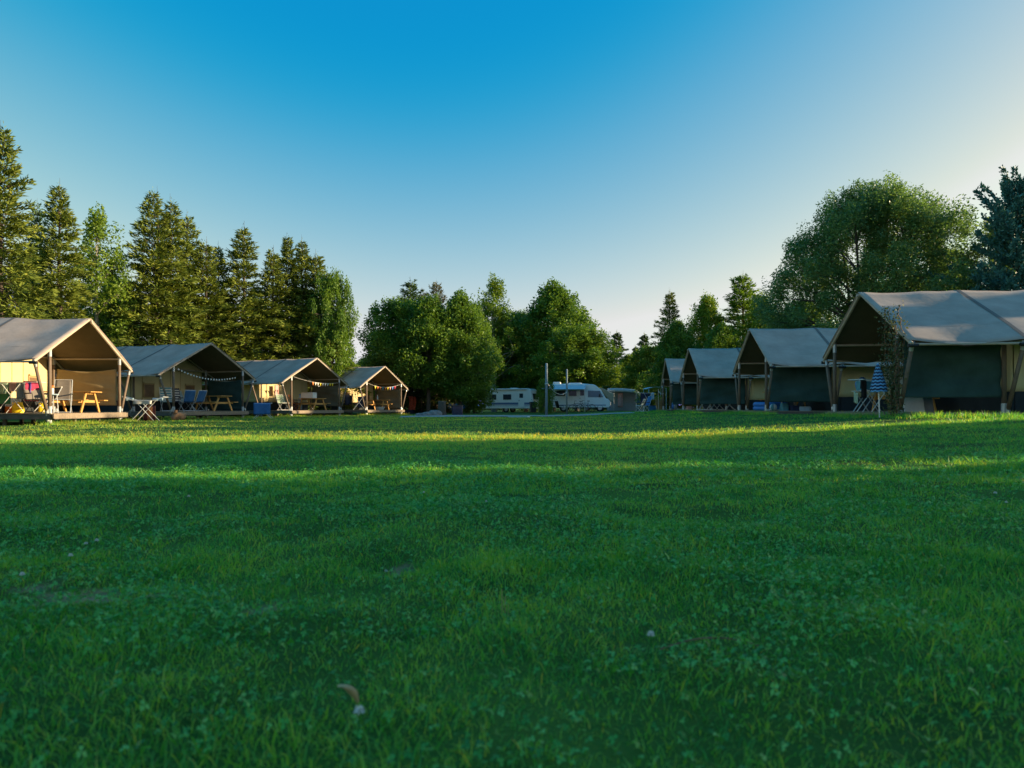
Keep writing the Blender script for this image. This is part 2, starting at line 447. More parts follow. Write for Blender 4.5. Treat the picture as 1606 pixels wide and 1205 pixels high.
for n, d0, d1, pw, hh, wmin, wk, cur in ((90000, .75, 2.6, 1.5, .036, .0024, .0011, True), (150000, 2.4, 6, 1.6, .036, .0032, .0010, True),
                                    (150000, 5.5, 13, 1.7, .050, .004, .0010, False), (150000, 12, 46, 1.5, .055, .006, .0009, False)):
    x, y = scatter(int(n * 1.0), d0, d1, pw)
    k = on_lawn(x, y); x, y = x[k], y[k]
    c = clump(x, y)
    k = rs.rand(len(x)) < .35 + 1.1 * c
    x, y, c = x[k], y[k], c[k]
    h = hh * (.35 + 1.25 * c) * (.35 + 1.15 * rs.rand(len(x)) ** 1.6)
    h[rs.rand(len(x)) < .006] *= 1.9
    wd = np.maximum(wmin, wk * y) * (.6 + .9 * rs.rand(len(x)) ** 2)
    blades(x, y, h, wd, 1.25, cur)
# longer uncut grass round the tent decks
for (ax, ay, bx, by, nn) in ((-14.2, 20.7, -14.6, 26.2, 1500), (-15.2, 29.8, -13.2, 35.0, 1500), (-13.2, 39.6, -10.9, 45.0, 1500), (-10.6, 48, -8.2, 53, 1500),
                             (8.75, 14.6, 9.3, 20.5, 1800), (8.7, 23, 9.2, 29.5, 1600), (8.7, 32, 9.1, 38, 1600), (9.0, 40, 9.5, 46, 1400), (8.8, 14.6, 16, 14.2, 3500)):
    t = rs.rand(nn)
    x = ax + t * (bx - ax) + rs.randn(nn) * .16; y = ay + t * (by - ay) + rs.randn(nn) * .16
    blades(x, y, .07 + .13 * rs.rand(nn) ** 2, np.full(nn, .016), .8, False)
V = np.concatenate(BV)
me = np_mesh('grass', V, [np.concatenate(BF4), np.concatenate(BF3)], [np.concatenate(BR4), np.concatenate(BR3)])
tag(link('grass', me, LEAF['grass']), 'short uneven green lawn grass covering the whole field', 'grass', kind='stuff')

def clover_patch():
    x, y = scatter(300000, .8, 9, 1.45)
    k = on_lawn(x, y); x, y = x[k], y[k]
    m = vnoise(x * 1.1 + 90, y * 1.1 + 20) * .6 + vnoise(x * 4 + 5, y * 4) * .4
    k = rs.rand(len(x)) < (.09 + .75 * sstep(.40, .74, m)) * (1 - sstep(4.5, 9, y))
    m_ = m[k]; x, y = x[k], y[k]; n = len(x)
    z = gh(x, y) + .012 + .030 * rs.rand(n) * (.5 + m_)
    s = (.0034 + .0042 * rs.rand(n) ** 2) * np.clip(y / 3.5, 1, 1.7)
    tilt = rs.randn(n, 2) * .5
    a0 = rs.rand(n) * 6.283
    tone = np.clip(.45 + .3 * rs.randn(n), 0, 1)
    VV = []; RR = []
    for k3 in range(3):
        a = a0 + k3 * 2.094
        d = np.stack([np.cos(a), np.sin(a), 0 * a], -1); e = np.stack([-np.sin(a), np.cos(a), 0 * a], -1)
        for q in (d, e): q[:, 2] = q[:, 0] * tilt[:, 0] + q[:, 1] * tilt[:, 1]
        c = np.stack([x, y, z], -1); S = s[:, None]
        up = np.array([0, 0, 1.0]) * S * .18
        VV.append(np.stack([c, c + S * (.75 * d - .62 * e) + up, c + S * 1.35 * d - up, c + S * (.75 * d + .62 * e) + up], 1)); RR.append(tone)
    V = np.concatenate(VV).reshape(-1, 3)
    F = np.arange(len(V)).reshape(-1, 4)
    return np_mesh('clover', V, F, np.concatenate(RR))
tag(link('clover', clover_patch(), LEAF['clover']), 'low three leaved clover growing through the near lawn grass', 'clover', kind='stuff')

# ------------------------------------------------------------------ trees
def tubes_mesh(segs, n=5):
    """segs: list of (p, q, r1, r2)"""
    p = np.array([s[0] for s in segs], float); q = np.array([s[1] for s in segs], float)
    r1 = np.array([s[2] for s in segs]); r2 = np.array([s[3] for s in segs])
    d = q - p; d /= np.linalg.norm(d, axis=1, keepdims=True) + 1e-9
    ref = np.where(np.abs(d[:, 2:3]) > .9, np.array([[1., 0, 0]]), np.array([[0, 0, 1.]]))
    u = np.cross(d, ref); u /= np.linalg.norm(u, axis=1, keepdims=True) + 1e-9
    v = np.cross(d, u)
    a = np.arange(n) * 2 * np.pi / n
    ca, sa_ = np.cos(a)[None, :, None], np.sin(a)[None, :, None]
    ring = u[:, None] * ca + v[:, None] * sa_
    A = p[:, None] + ring * r1[:, None, None]; B = q[:, None] + ring * r2[:, None, None]
    V = np.concatenate([A, B], 1).reshape(-1, 3)
    k = (np.arange(len(segs)) * 2 * n)[:, None]; i = np.arange(n)[None]
    j = (np.arange(n)[None] + 1) % n
    F = np.stack([k + i, k + j, k + n + j, k + n + i], -1).reshape(-1, 4)
    return V, F

def cards(pos, dirv, length, width, rg):
    n = len(pos)
    dirv = dirv / (np.linalg.norm(dirv, axis=1, keepdims=True) + 1e-9)
    rnd = rg.randn(n, 3); wv = np.cross(dirv, rnd); wv /= np.linalg.norm(wv, axis=1, keepdims=True) + 1e-9
    wv *= width[:, None]
    tip = pos + dirv * length[:, None]; mid = pos + dirv * (length * .45)[:, None]
    V = np.stack([pos, mid + wv, tip, mid - wv], 1).reshape(-1, 3)
    return V, np.arange(n * 4).reshape(-1, 4)

def spruce(seed, H, Rb, h0=.5, dens=1.0, shoot=.38, wid=.032, whorl=.38, power=.95, sparse_top=.0, pine=False):
    rg = np.random.RandomState(seed)
    segs = []; z = 0; pr = .012 * H + .03
    nseg = 10
    wob = np.cumsum(rg.randn(nseg + 1, 2) * .02, 0)
    for i in range(nseg):
        a, b_ = i / nseg, (i + 1) / nseg
        segs.append(((wob[i, 0], wob[i, 1], a * H), (wob[i + 1, 0], wob[i + 1, 1], b_ * H), pr * (1 - a) + .012, pr * (1 - b_) + .008))
    POS, DIR, LEN, WID, TON = [], [], [], [], []
    z = h0
    lob = rg.rand(6) * 6.283
    while z < H * .985:
        t = (z - h0) / (H - h0)
        nb = rg.randint(6, 9)
        az0 = rg.rand() * 6.283
        for bnum in range(nb):
            az = az0 + bnum * 6.283 / nb + rg.randn() * .22
            Lb = Rb * ((1 - t) ** power) * (.55 + .45 * min(1, t * 5 + .3)) * (.42 + .88 * rg.rand()) * (1 + .16 * math.sin(az * 2 + lob[0] + z) + .12 * math.sin(az * 3 + lob[1] - 1.7 * z)) + .12
            if rg.rand() < .07: Lb *= .45
            e = -.12 + 1.0 * t ** 1.5 + .1 * rg.randn(); dr = .55 * (1 - t) ** .7
            if pine: e += .35; dr *= .5
            zsave = z; z = z + rg.uniform(-.5, .5) * whorl
            o = np.array([math.cos(az), math.sin(az), 0]); la = np.array([-math.sin(az), math.cos(az), 0])
            def bp_(s): return o * (Lb * s)[..., None] + np.array([0, 0, 1.]) * (z + Lb * (e * s - dr * s ** 2 + .32 * dr * s ** 4))[..., None] if isinstance(s, np.ndarray) else o * Lb * s + np.array([0, 0, z + Lb * (e * s - dr * s * s + .32 * dr * s ** 4)])
            p0, p1, p2 = bp_(0.0), bp_(.5), bp_(1.0)
            rr = .012 + .008 * Lb
            segs.append((p0, p1, rr, rr * .6)); segs.append((p1, p2, rr * .6, .004))
            k = max(9, int(Lb * 70 * dens))
            s = .10 + .93 * rg.rand(k) ** .7
            q = rg.randn(k) * .17 * Lb * (1.12 - s) + rg.randn(k) * .04
            pos = bp_(s) + la * q[:, None] + np.array([0, 0, 1.]) * (rg.randn(k) * .07)[:, None]
            pos[:, 2] -= np.abs(q) * .35 + rg.rand(k) * .10 * (1 - t)
            sg = np.sign(q)
            if pine:
                dv = o * .5 + la * (sg * .4)[:, None] + rg.randn(k, 3) * .45; dv[:, 2] += .75
            else:
                dv = o * (.55 + .3 * rg.rand(k))[:, None] + la * (sg * .55)[:, None] + rg.randn(k, 3) * .30
                dv[:, 2] += -.45 * (1 - t) ** 1.0 * (rg.rand(k) * 1.4) + .55 * t
            ln = shoot * (.55 + .8 * rg.rand(k)) * (.55 + .45 * (1 - t))
            POS.append(pos); DIR.append(dv); LEN.append(ln); WID.append(wid * (.7 + .7 * rg.rand(k)))
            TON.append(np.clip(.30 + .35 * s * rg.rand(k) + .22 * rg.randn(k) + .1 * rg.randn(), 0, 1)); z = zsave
        z += whorl * (.8 + .45 * rg.rand()) * (1 - .35 * t)
    # leader
    segs.append(((wob[-1, 0], wob[-1, 1], H * .98), (wob[-1, 0], wob[-1, 1], H * 1.045), .012, .004))
    k = 30
    zz = H * 1.03 - rg.rand(k) ** .7 * .10 * H
    POS.append(np.stack([0 * zz, 0 * zz, zz], -1)); d = rg.randn(k, 3) * .6; d[:, 2] = .7
    DIR.append(d); LEN.append(np.full(k, .17)); WID.append(np.full(k, .014)); TON.append(rg.rand(k))
    V, F = cards(np.concatenate(POS), np.concatenate(DIR), np.concatenate(LEN), np.concatenate(WID), rg)
    tv, tf = tubes_mesh(segs)
    return np_mesh('crown', V, F, np.concatenate(TON)), np_mesh('trunk', tv, tf, smooth=True)

def leafy(seed, H, Rc, zb, ncl, per, leaf, cs=.55, prof='round', plume=0.0, stems=1, aspect=.55):
    """crown of leaf clumps on limbs; zb = crown base"""
    rg = np.random.RandomState(seed)
    Hc = H - zb
    ph = rg.rand(12) * 6.283
    def rad(t, az):
        if prof == 'round': r = math.sqrt(max(0, 1 - (2 * t - .95) ** 2 / 1.12)) if t > .0 else .4
        elif prof == 'egg': r = (max(0, math.sin(math.pi * min(1, t * .93 + .07) ** .7))) ** .7
        elif prof == 'cone': r = (1 - t) ** .75 * min(1, .5 + 3 * t)
        else: r = min(1, .75 + t) * (1 if t < .8 else math.sqrt(max(0, 1 - ((t - .8) / .2) ** 2)))     # column
        n = 1 + .16 * math.sin(az * 2 + ph[0] + t * 4) + .13 * math.sin(az * 3 + ph[1] - t * 7) + .10 * math.sin(az * 5 + ph[2] + t * 11)
        return Rc * r * n
    CL = []
    while len(CL) < ncl:
        t = rg.rand() ** .9; az = rg.rand() * 6.283
        rr = rad(t, az) * (rg.rand() ** .42)
        CL.append((rr * math.cos(az), rr * math.sin(az), zb + t * Hc * .97, t, rr))
    CL = np.array(CL)
    segs = []
    limbs = []
    for sidx in range(stems):
        a0 = rg.rand() * 6.283; off = 0 if stems == 1 else .25
        bx, by = off * math.cos(a0), off * math.sin(a0)
        lean = .02 if stems == 1 else .18
        pts = [(bx, by, 0)]
        nn = 7
        for i in range(1, nn + 1):
            f = i / nn
            pts.append((bx + math.cos(a0) * lean * Hc * f * .8 + rg.randn() * .06 * f, by + math.sin(a0) * lean * Hc * f * .8 + rg.randn() * .06 * f, H * .9 * f))
        r0 = (.016 * H + .03) / math.sqrt(stems)
        for i in range(nn):
            segs.append((pts[i], pts[i + 1], r0 * (1 - i / nn) + .02, r0 * (1 - (i + 1) / nn) + .015))
        limbs += pts[2:]
    limbs = np.array(limbs)
    # limb ends: a third of the clusters get a limb; the others twig to the nearest limb end
    ends = CL[rg.choice(ncl, max(6, ncl // 5), replace=False)]
    for e in ends:
        below = limbs[limbs[:, 2] < max(e[2] - .15 * e[4] * 2, limbs[:, 2].min() + .01)]
        L0 = below[np.argmin(np.linalg.norm(below - e[:3] * [1, 1, .9], axis=1))]
        mid = L0 * .45 + e[:3] * .55 + np.array([0, 0, .12 * e[4]])
        r0 = .012 + .010 * e[4]
        segs.append((L0, mid, r0 * 1.4, r0)); segs.append((mid, e[:3], r0, .008))
    for c in CL:
        j = np.argmin(np.linalg.norm(ends[:, :3] - c[:3], axis=1)); e = ends[j, :3]
        if np.linalg.norm(e - c[:3]) > .05: segs.append((e, c[:3], .011, .005))
    POS, TON = [], []
    for c in CL:
        k = int(per * (.6 + .8 * rg.rand()))
        outw = np.array([c[0], c[1], 0]) / (c[4] + .3)
        s = cs * (.65 + .6 * rg.rand())
        g = np.clip(rg.randn(k, 3), -1.7, 1.7) * np.array([s * .5, s * .5, s * .42])
        if plume:
            up = rg.rand(k) ** 1.5 * plume * (.4 + 1.0 * c[3]) * (.6 + .8 * rg.rand())
            g *= (1 - .45 * up / (plume * 2.0))[:, None]
            g[:, 2] += up; g += outw[None] * (up * .22)[:, None]
        POS.append(c[:3] + g)
        TON.append(np.clip(.45 + .15 * rg.randn() + .2 * rg.randn(k), 0, 1))
    pos = np.concatenate(POS); ton = np.concatenate(TON); n = len(pos)
    pos[:, 2] = np.maximum(pos[:, 2], .12)
    nrm = rg.randn(n, 3); nrm[:, 2] = np.abs(nrm[:, 2]) * 1.0 + .15
    nrm /= np.linalg.norm(nrm, axis=1, keepdims=True)
    t = np.cross(nrm, rg.randn(n, 3)); t /= np.linalg.norm(t, axis=1, keepdims=True) + 1e-9
    b_ = np.cross(nrm, t)
    l = leaf * (.65 + .7 * rg.rand(n))[:, None]
    V = np.stack([pos - t * l, pos + b_ * l * aspect, pos + t * l, pos - b_ * l * aspect], 1).reshape(-1, 3)
    F = np.arange(n * 4).reshape(-1, 4)
    tv, tf = tubes_mesh(segs)
    return np_mesh('crown', V, F, ton), np_mesh('trunk', tv, tf, smooth=True)

KIND = {}
def kind(name, builder, args, leafm, bark='bark'):
    KIND[name] = dict(b=builder, a=args, leaf=LEAF[leafm], bark=MAT[bark], me=None, H=args['H'])
kind('spruce_a', spruce, dict(seed=1, H=13., Rb=2.9, dens=1.0), 'spruce')
kind('spruce_b', spruce, dict(seed=2, H=13., Rb=2.4, dens=1.0), 'spruce')
kind('spruce_c', spruce, dict(seed=3, H=12., Rb=2.2, dens=.95, power=.85), 'spruce')
kind('spruce_d', spruce, dict(seed=4, H=12., Rb=2.7, dens=.9, shoot=.34), 'spruce_dark')
kind('spruce_far', spruce, dict(seed=5, H=12., Rb=2.3, dens=.55, shoot=.45, wid=.07, whorl=.42), 'spruce_dark')
kind('spruce_brown', spruce, dict(seed=6, H=12., Rb=2.3, dens=.7, power=.55), 'spruce_brown')
kind('spruce_dense', spruce, dict(seed=8, H=12., Rb=2.7, dens=1.3, power=.8), 'leaf')
kind('pine', spruce, dict(seed=7, H=11.2, Rb=4.1, dens=2.1, shoot=.28, wid=.045, power=.62, whorl=.42, pine=True), 'blue_pine')
kind('willow', leafy, dict(seed=21, H=11.0, Rc=4.3, zb=.8, ncl=420, per=500, leaf=.069, cs=.62, prof='round', plume=.75, stems=5, aspect=.40), 'willow')
kind('birch', leafy, dict(seed=22, H=11., Rc=1.9, zb=1.5, ncl=120, per=120, leaf=.085, cs=.5, prof='egg', plume=.7), 'leaf_light', 'bark_pale')
kind('leafy_dark', leafy, dict(seed=23, H=10., Rc=2.9, zb=2.7, ncl=230, per=150, leaf=.105, cs=.66, prof='round', plume=.75), 'leaf')
kind('leafy_dark_b', leafy, dict(seed=24, H=10., Rc=3.2, zb=2.6, ncl=250, per=150, leaf=.105, cs=.7, prof='egg', plume=.75), 'leaf')
kind('leafy_round', leafy, dict(seed=25, H=10., Rc=3.3, zb=1.2, ncl=300, per=150, leaf=.10, cs=.66, prof='egg', plume=.75), 'leaf')
kind('leafy_light', leafy, dict(seed=26, H=10., Rc=2.2, zb=1.2, ncl=190, per=150, leaf=.09, cs=.6, prof='egg', plume=.75), 'leaf_light')
kind('leafy_yellow', leafy, dict(seed=27, H=9., Rc=2.8, zb=.9, ncl=230, per=150, leaf=.09, cs=.62, prof='egg', plume=.75), 'leaf_yellow')
kind('bush', leafy, dict(seed=28, H=4., Rc=2.4, zb=.15, ncl=90, per=110, leaf=.09, cs=.6, prof='round', plume=.25, stems=4), 'leaf')
kind('column', leafy, dict(seed=29, H=12., Rc=2.2, zb=.3, ncl=300, per=75, leaf=.22, cs=.7, prof='col', plume=.2), 'leaf')

def tree(kd, name, label, px=None, D=None, top=None, half=None, group=None, xy=None, H=None, rot=None, wide=None):
    k = KIND[kd]
    x, y = P(px, D) if xy is None else xy
    z = gz(x, y) - .03
    if H is None: H = EYE + (HY - top) / F_PX * D - z
    if k['b'] is spruce: H /= 1.04
    s = H / k['H']
    ws = s
    if half is not None:
        r0 = k['a'].get('Rb', k['a'].get('Rc')); ws = half / F_PX * D / r0 * (1.28 if k['b'] is spruce and kd != 'pine' else 1)
    if wide: ws = wide
    o = thing(name, label, 'tree' if name != 'bush' else 'bush', (x, y, z), (sum((i_ + 1) * ord(c_) for i_, c_ in enumerate(label)) + (px or 0) + int(10 * y)) * .7389 % 6.283 if rot is None else rot, group, (ws, ws, s))
    if k['me'] is None: k['me'] = k['b'](**k['a'])
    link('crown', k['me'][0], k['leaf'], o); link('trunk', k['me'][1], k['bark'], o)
    return o

G1 = 'spruces behind the tents at the left'
tree('spruce_a', 'spruce_tree', 'tallest spruce, cut by the left edge of the photo, behind the first tent', 6, 31, 190, 78, G1)
tree('spruce_d', 'spruce_tree', 'dark spruce half hidden between the tallest spruce and the thin topped spruce', 58, 41, 312, 50, G1)
tree('spruce_b', 'spruce_tree', 'thin topped spruce above the ridge of the lit grey tent', 92, 37, 280, 66, G1)
tree('spruce_c', 'spruce_tree', 'hidden spruce deep behind the roof of the leftmost lit tent', 30, 48, 400, 75, G1)
tree('birch', 'birch_tree', 'airy pale green birch between two groups of spruces', 152, 41, 345, 52)
tree('leafy_light', 'leafy_tree', 'low bright green tree just left of the twin topped spruces', 178, 46, 440, 40)
tree('spruce_a', 'spruce_tree', 'broad tall spruce, left one of the twin tops above the second tent', 240, 43, 292, 72, G1)
tree('spruce_b', 'spruce_tree', 'tall spruce, right one of the twin tops above the second tent', 270, 44, 306, 55, G1)
tree('spruce_c', 'spruce_tree', 'rounded shoulder spruce leaning on the twin topped spruces', 294, 45.5, 330, 45, G1)
tree('spruce_c', 'spruce_tree', 'yellowish low spruce with a thin spiked top left of the lone pointed spruce', 322, 46, 372, 55, G1)
tree('spruce_b', 'spruce_tree', 'small spruce close beside the lone pointed spruce', 342, 47.5, 378, 42, G1)
tree('spruce_b', 'spruce_tree', 'lone pointed spruce with open branches above the third tent', 381, 48, 348, 58, G1)
tree('spruce_c', 'spruce_tree', 'short leftmost spruce of the clump behind the third tent', 427, 49, 385, 45, G1)
tree('spruce_a', 'spruce_tree', 'highest spruce in the clump behind the third tent ridge', 451, 50, 365, 55, G1)
tree('spruce_b', 'spruce_tree', 'second highest spruce of the clump behind the third tent', 474, 50.5, 370, 48, G1)
tree('spruce_c', 'spruce_tree', 'rightmost spruce of the clump, beside the round leafy tree', 497, 51, 392, 50, G1)
tree('leafy_dark', 'leafy_tree', 'round leafy tree ending the left row of trees', 520, 50, 440, 33)
tree('spruce_d', 'spruce_tree', 'dark spruce filling the gap behind the second tent ridge', 205, 53, 430, 65, G1)
tree('spruce_d', 'spruce_tree', 'dark low spruce behind the gap of the second and third tents', 350, 55, 450, 70, G1)
tree('spruce_d', 'spruce_tree', 'dark spruce seen low between the lone spruce and the clump', 405, 56, 445, 60, G1)
tree('spruce_d', 'spruce_tree', 'dark spruce filling the low back of the leftmost trees', 120, 52, 450, 70, G1)
G2 = 'trees of the middle clump'
tree('spruce_d', 'spruce_tree', 'green spruce top rising out of the middle clump at its left', 644, 64, 434, 62, G2)
tree('spruce_brown', 'spruce_tree', 'browning conifer with a ragged top in the middle clump', 684, 65, 438, 34, G2, wide=.9)
tree('spruce_brown', 'spruce_tree', 'smaller browning conifer left of the ragged browning one', 664, 66, 452, 30, G2, wide=.75)
tree('leafy_light', 'leafy_tree', 'thin fringe tree at the left end of the middle clump', 596, 60, 528, 24, G2)
tree('leafy_dark', 'leafy_tree', 'dark leafy tree behind the farthest left tent', 628, 58, 480, 54, G2)
tree('leafy_dark_b', 'leafy_tree', 'wide dark leafy tree in front of the browning conifers', 672, 57, 480, 60, G2)
tree('leafy_round', 'leafy_tree', 'dark leafy tree left of the slender birch', 722, 58, 474, 58, G2)
tree('leafy_dark_b', 'leafy_tree', 'leafy tree filling the gap just right of the dark tree by the slender birch', 744, 63, 490, 36, G2)
tree('leafy_dark', 'leafy_tree', 'low leafy tree between the birch foot and the round crowned tree', 805, 88, 520, 50, G2)
tree('birch', 'birch_tree', 'slender tall birch in the middle of the clump', 775, 80, 446, 44, G2)
tree('leafy_dark_b', 'leafy_tree', 'leafy tree low behind the white caravan', 792, 84, 505, 70, G2)
tree('leafy_dark', 'leafy_tree', 'dark leafy tree between the birch and the round crowned tree', 824, 86, 498, 40, G2)
tree('leafy_round', 'leafy_tree', 'round crowned leafy tree above the tall bare poles', 868, 82, 460, 70, G2)
tree('leafy_light', 'leafy_tree', 'bright green tree sloping down beside the motorhome', 922, 77, 532, 42, G2)
tree('leafy_dark', 'leafy_tree', 'dark leafy tree right behind the motorhome roof', 905, 72, 520, 55, G2)
G3 = 'trees behind the tents at the right'
tree('spruce_far', 'spruce_tree', 'small far spruce at the left of the gap behind the campers', 944, 96, 532, 16, G3)
tree('spruce_far', 'spruce_tree', 'far pointed spruce in the bright gap behind the campers', 967, 94, 517, 28, G3)
tree('spruce_far', 'spruce_tree', 'slim far spruce at the right side of the bright gap', 1010, 90, 520, 24, G3)
tree('spruce_far', 'spruce_tree', 'little far spruce beside the slim far spruce', 996, 92, 540, 16, G3)
tree('leafy_light', 'leafy_tree', 'low rounded tree in the gap behind the awning', 986, 82, 562, 30, G3)
tree('leafy_dark', 'leafy_tree', 'low dark tree at the right end of the gap', 1022, 72, 548, 36, G3)
tree('spruce_c', 'spruce_tree', 'slim tall spruce left of the yellow green crowns', 1051, 62, 452, 34, G3)
tree('leafy_dark_b', 'leafy_tree', 'dark tree behind the farthest right tent', 1062, 58, 515, 42, G3)
tree('leafy_yellow', 'leafy_tree', 'yellow green crown above the third tent on the right', 1108, 62, 478, 42, G3)
tree('leafy_round', 'leafy_tree', 'dark leafy tree in front of the dense pointed conifer', 1132, 56, 520, 46, G3)
tree('spruce_dense', 'spruce_tree', 'dense pointed conifer above the second tent on the right', 1164, 60, 424, 54, G3)
tree('leafy_yellow', 'leafy_tree', 'yellow green tree at the right foot of the dense conifer', 1194, 57, 476, 42, G3)
tree('leafy_dark', 'leafy_tree', 'small dark tree between the yellow green tree and the willow', 1232, 52, 500, 36, G3)
tree('willow', 'willow_tree', 'big round many stemmed willow behind the nearest right tent', 1368, 35.5, 312, 142)
tree('pine', 'pine_tree', 'blue green pine cut by the right edge of the photo', 1596, 30.5, 280, 118)
tree('leafy_yellow', 'leafy_tree', 'bright yellow green tree low between willow and pine', 1482, 46, 410, 60, G3)
tree('leafy_dark', 'leafy_tree', 'dark tree at the left foot of the willow', 1268, 44, 480, 40, G3)
# low bushes under the trees
G4 = 'bushes under the trees'
for px, D, top, half, lab in ((600, 66, 600, 45, 'dark bush behind the farthest left tent'), (745, 61, 590, 26, 'dark bush at the left end of the white caravan'),
                         (855, 57, 598, 18, 'dark bush between the bare pole and the motorhome'), (1030, 66, 585, 36, 'dark bush behind the blue camping gear'),
                         (1000, 76, 590, 40, 'bush behind the grey awning'), (710, 78, 596, 40, 'far bush seen between the dark trunks'),
                         (1150, 50, 560, 70, 'wide bush hidden behind the right tents'), (540, 62, 585, 40, 'bush behind the roof of the farthest left tent'),
                         (830, 84, 592, 40, 'bush behind the right end of the caravan')):
    tree('bush', 'bush', lab, px, D, top, half, G4)
# far wood edge
G5 = 'far wood beyond the camp'
rr = random.Random(5)
for i, px in enumerate(range(420, 1240, 32)):
    kd = ('leafy_dark', 'spruce_far', 'leafy_yellow', 'leafy_round', 'leafy_light')[i % 5]
    D = rr.uniform(112, 140)
    tree(kd, 'spruce_tree' if 'spruce' in kd else 'leafy_tree', 'distant spruce in the wood edge far beyond the camp' if 'spruce' in kd else 'distant leafy tree in the wood edge far beyond the camp',
         px, D, rr.uniform(566, 588), rr.uniform(26, 40), G5)
# the row of trees that stands out of view on the right and shades the lawn
G6 = 'trees standing beyond the right edge of the photo'
for x, y, H, wd in ((27, 9.9, 13, .95), (25, 3.05, 14, 1.2), (27, -1.8, 13, 1.25), (25, -6.5, 14, 1.25), (29, -11, 14, 1.3), (24, -16, 13, 1.3),
                    (36, 24.4, 8.9, .75), (37, 27.2, 9.3, .75), (32, 18.0, 7.4, .34), (21, 21.3, 5.2, .62), (21, 23.6, 5.2, .5), (31, 36.5, 8.2, .8), (33, 41, 8.4, .9)):
    tree('column', 'leafy_tree', 'dense leafy tree standing beyond the right edge of the photo', group=G6, xy=(x, y), H=H, wide=wd, rot=.6)

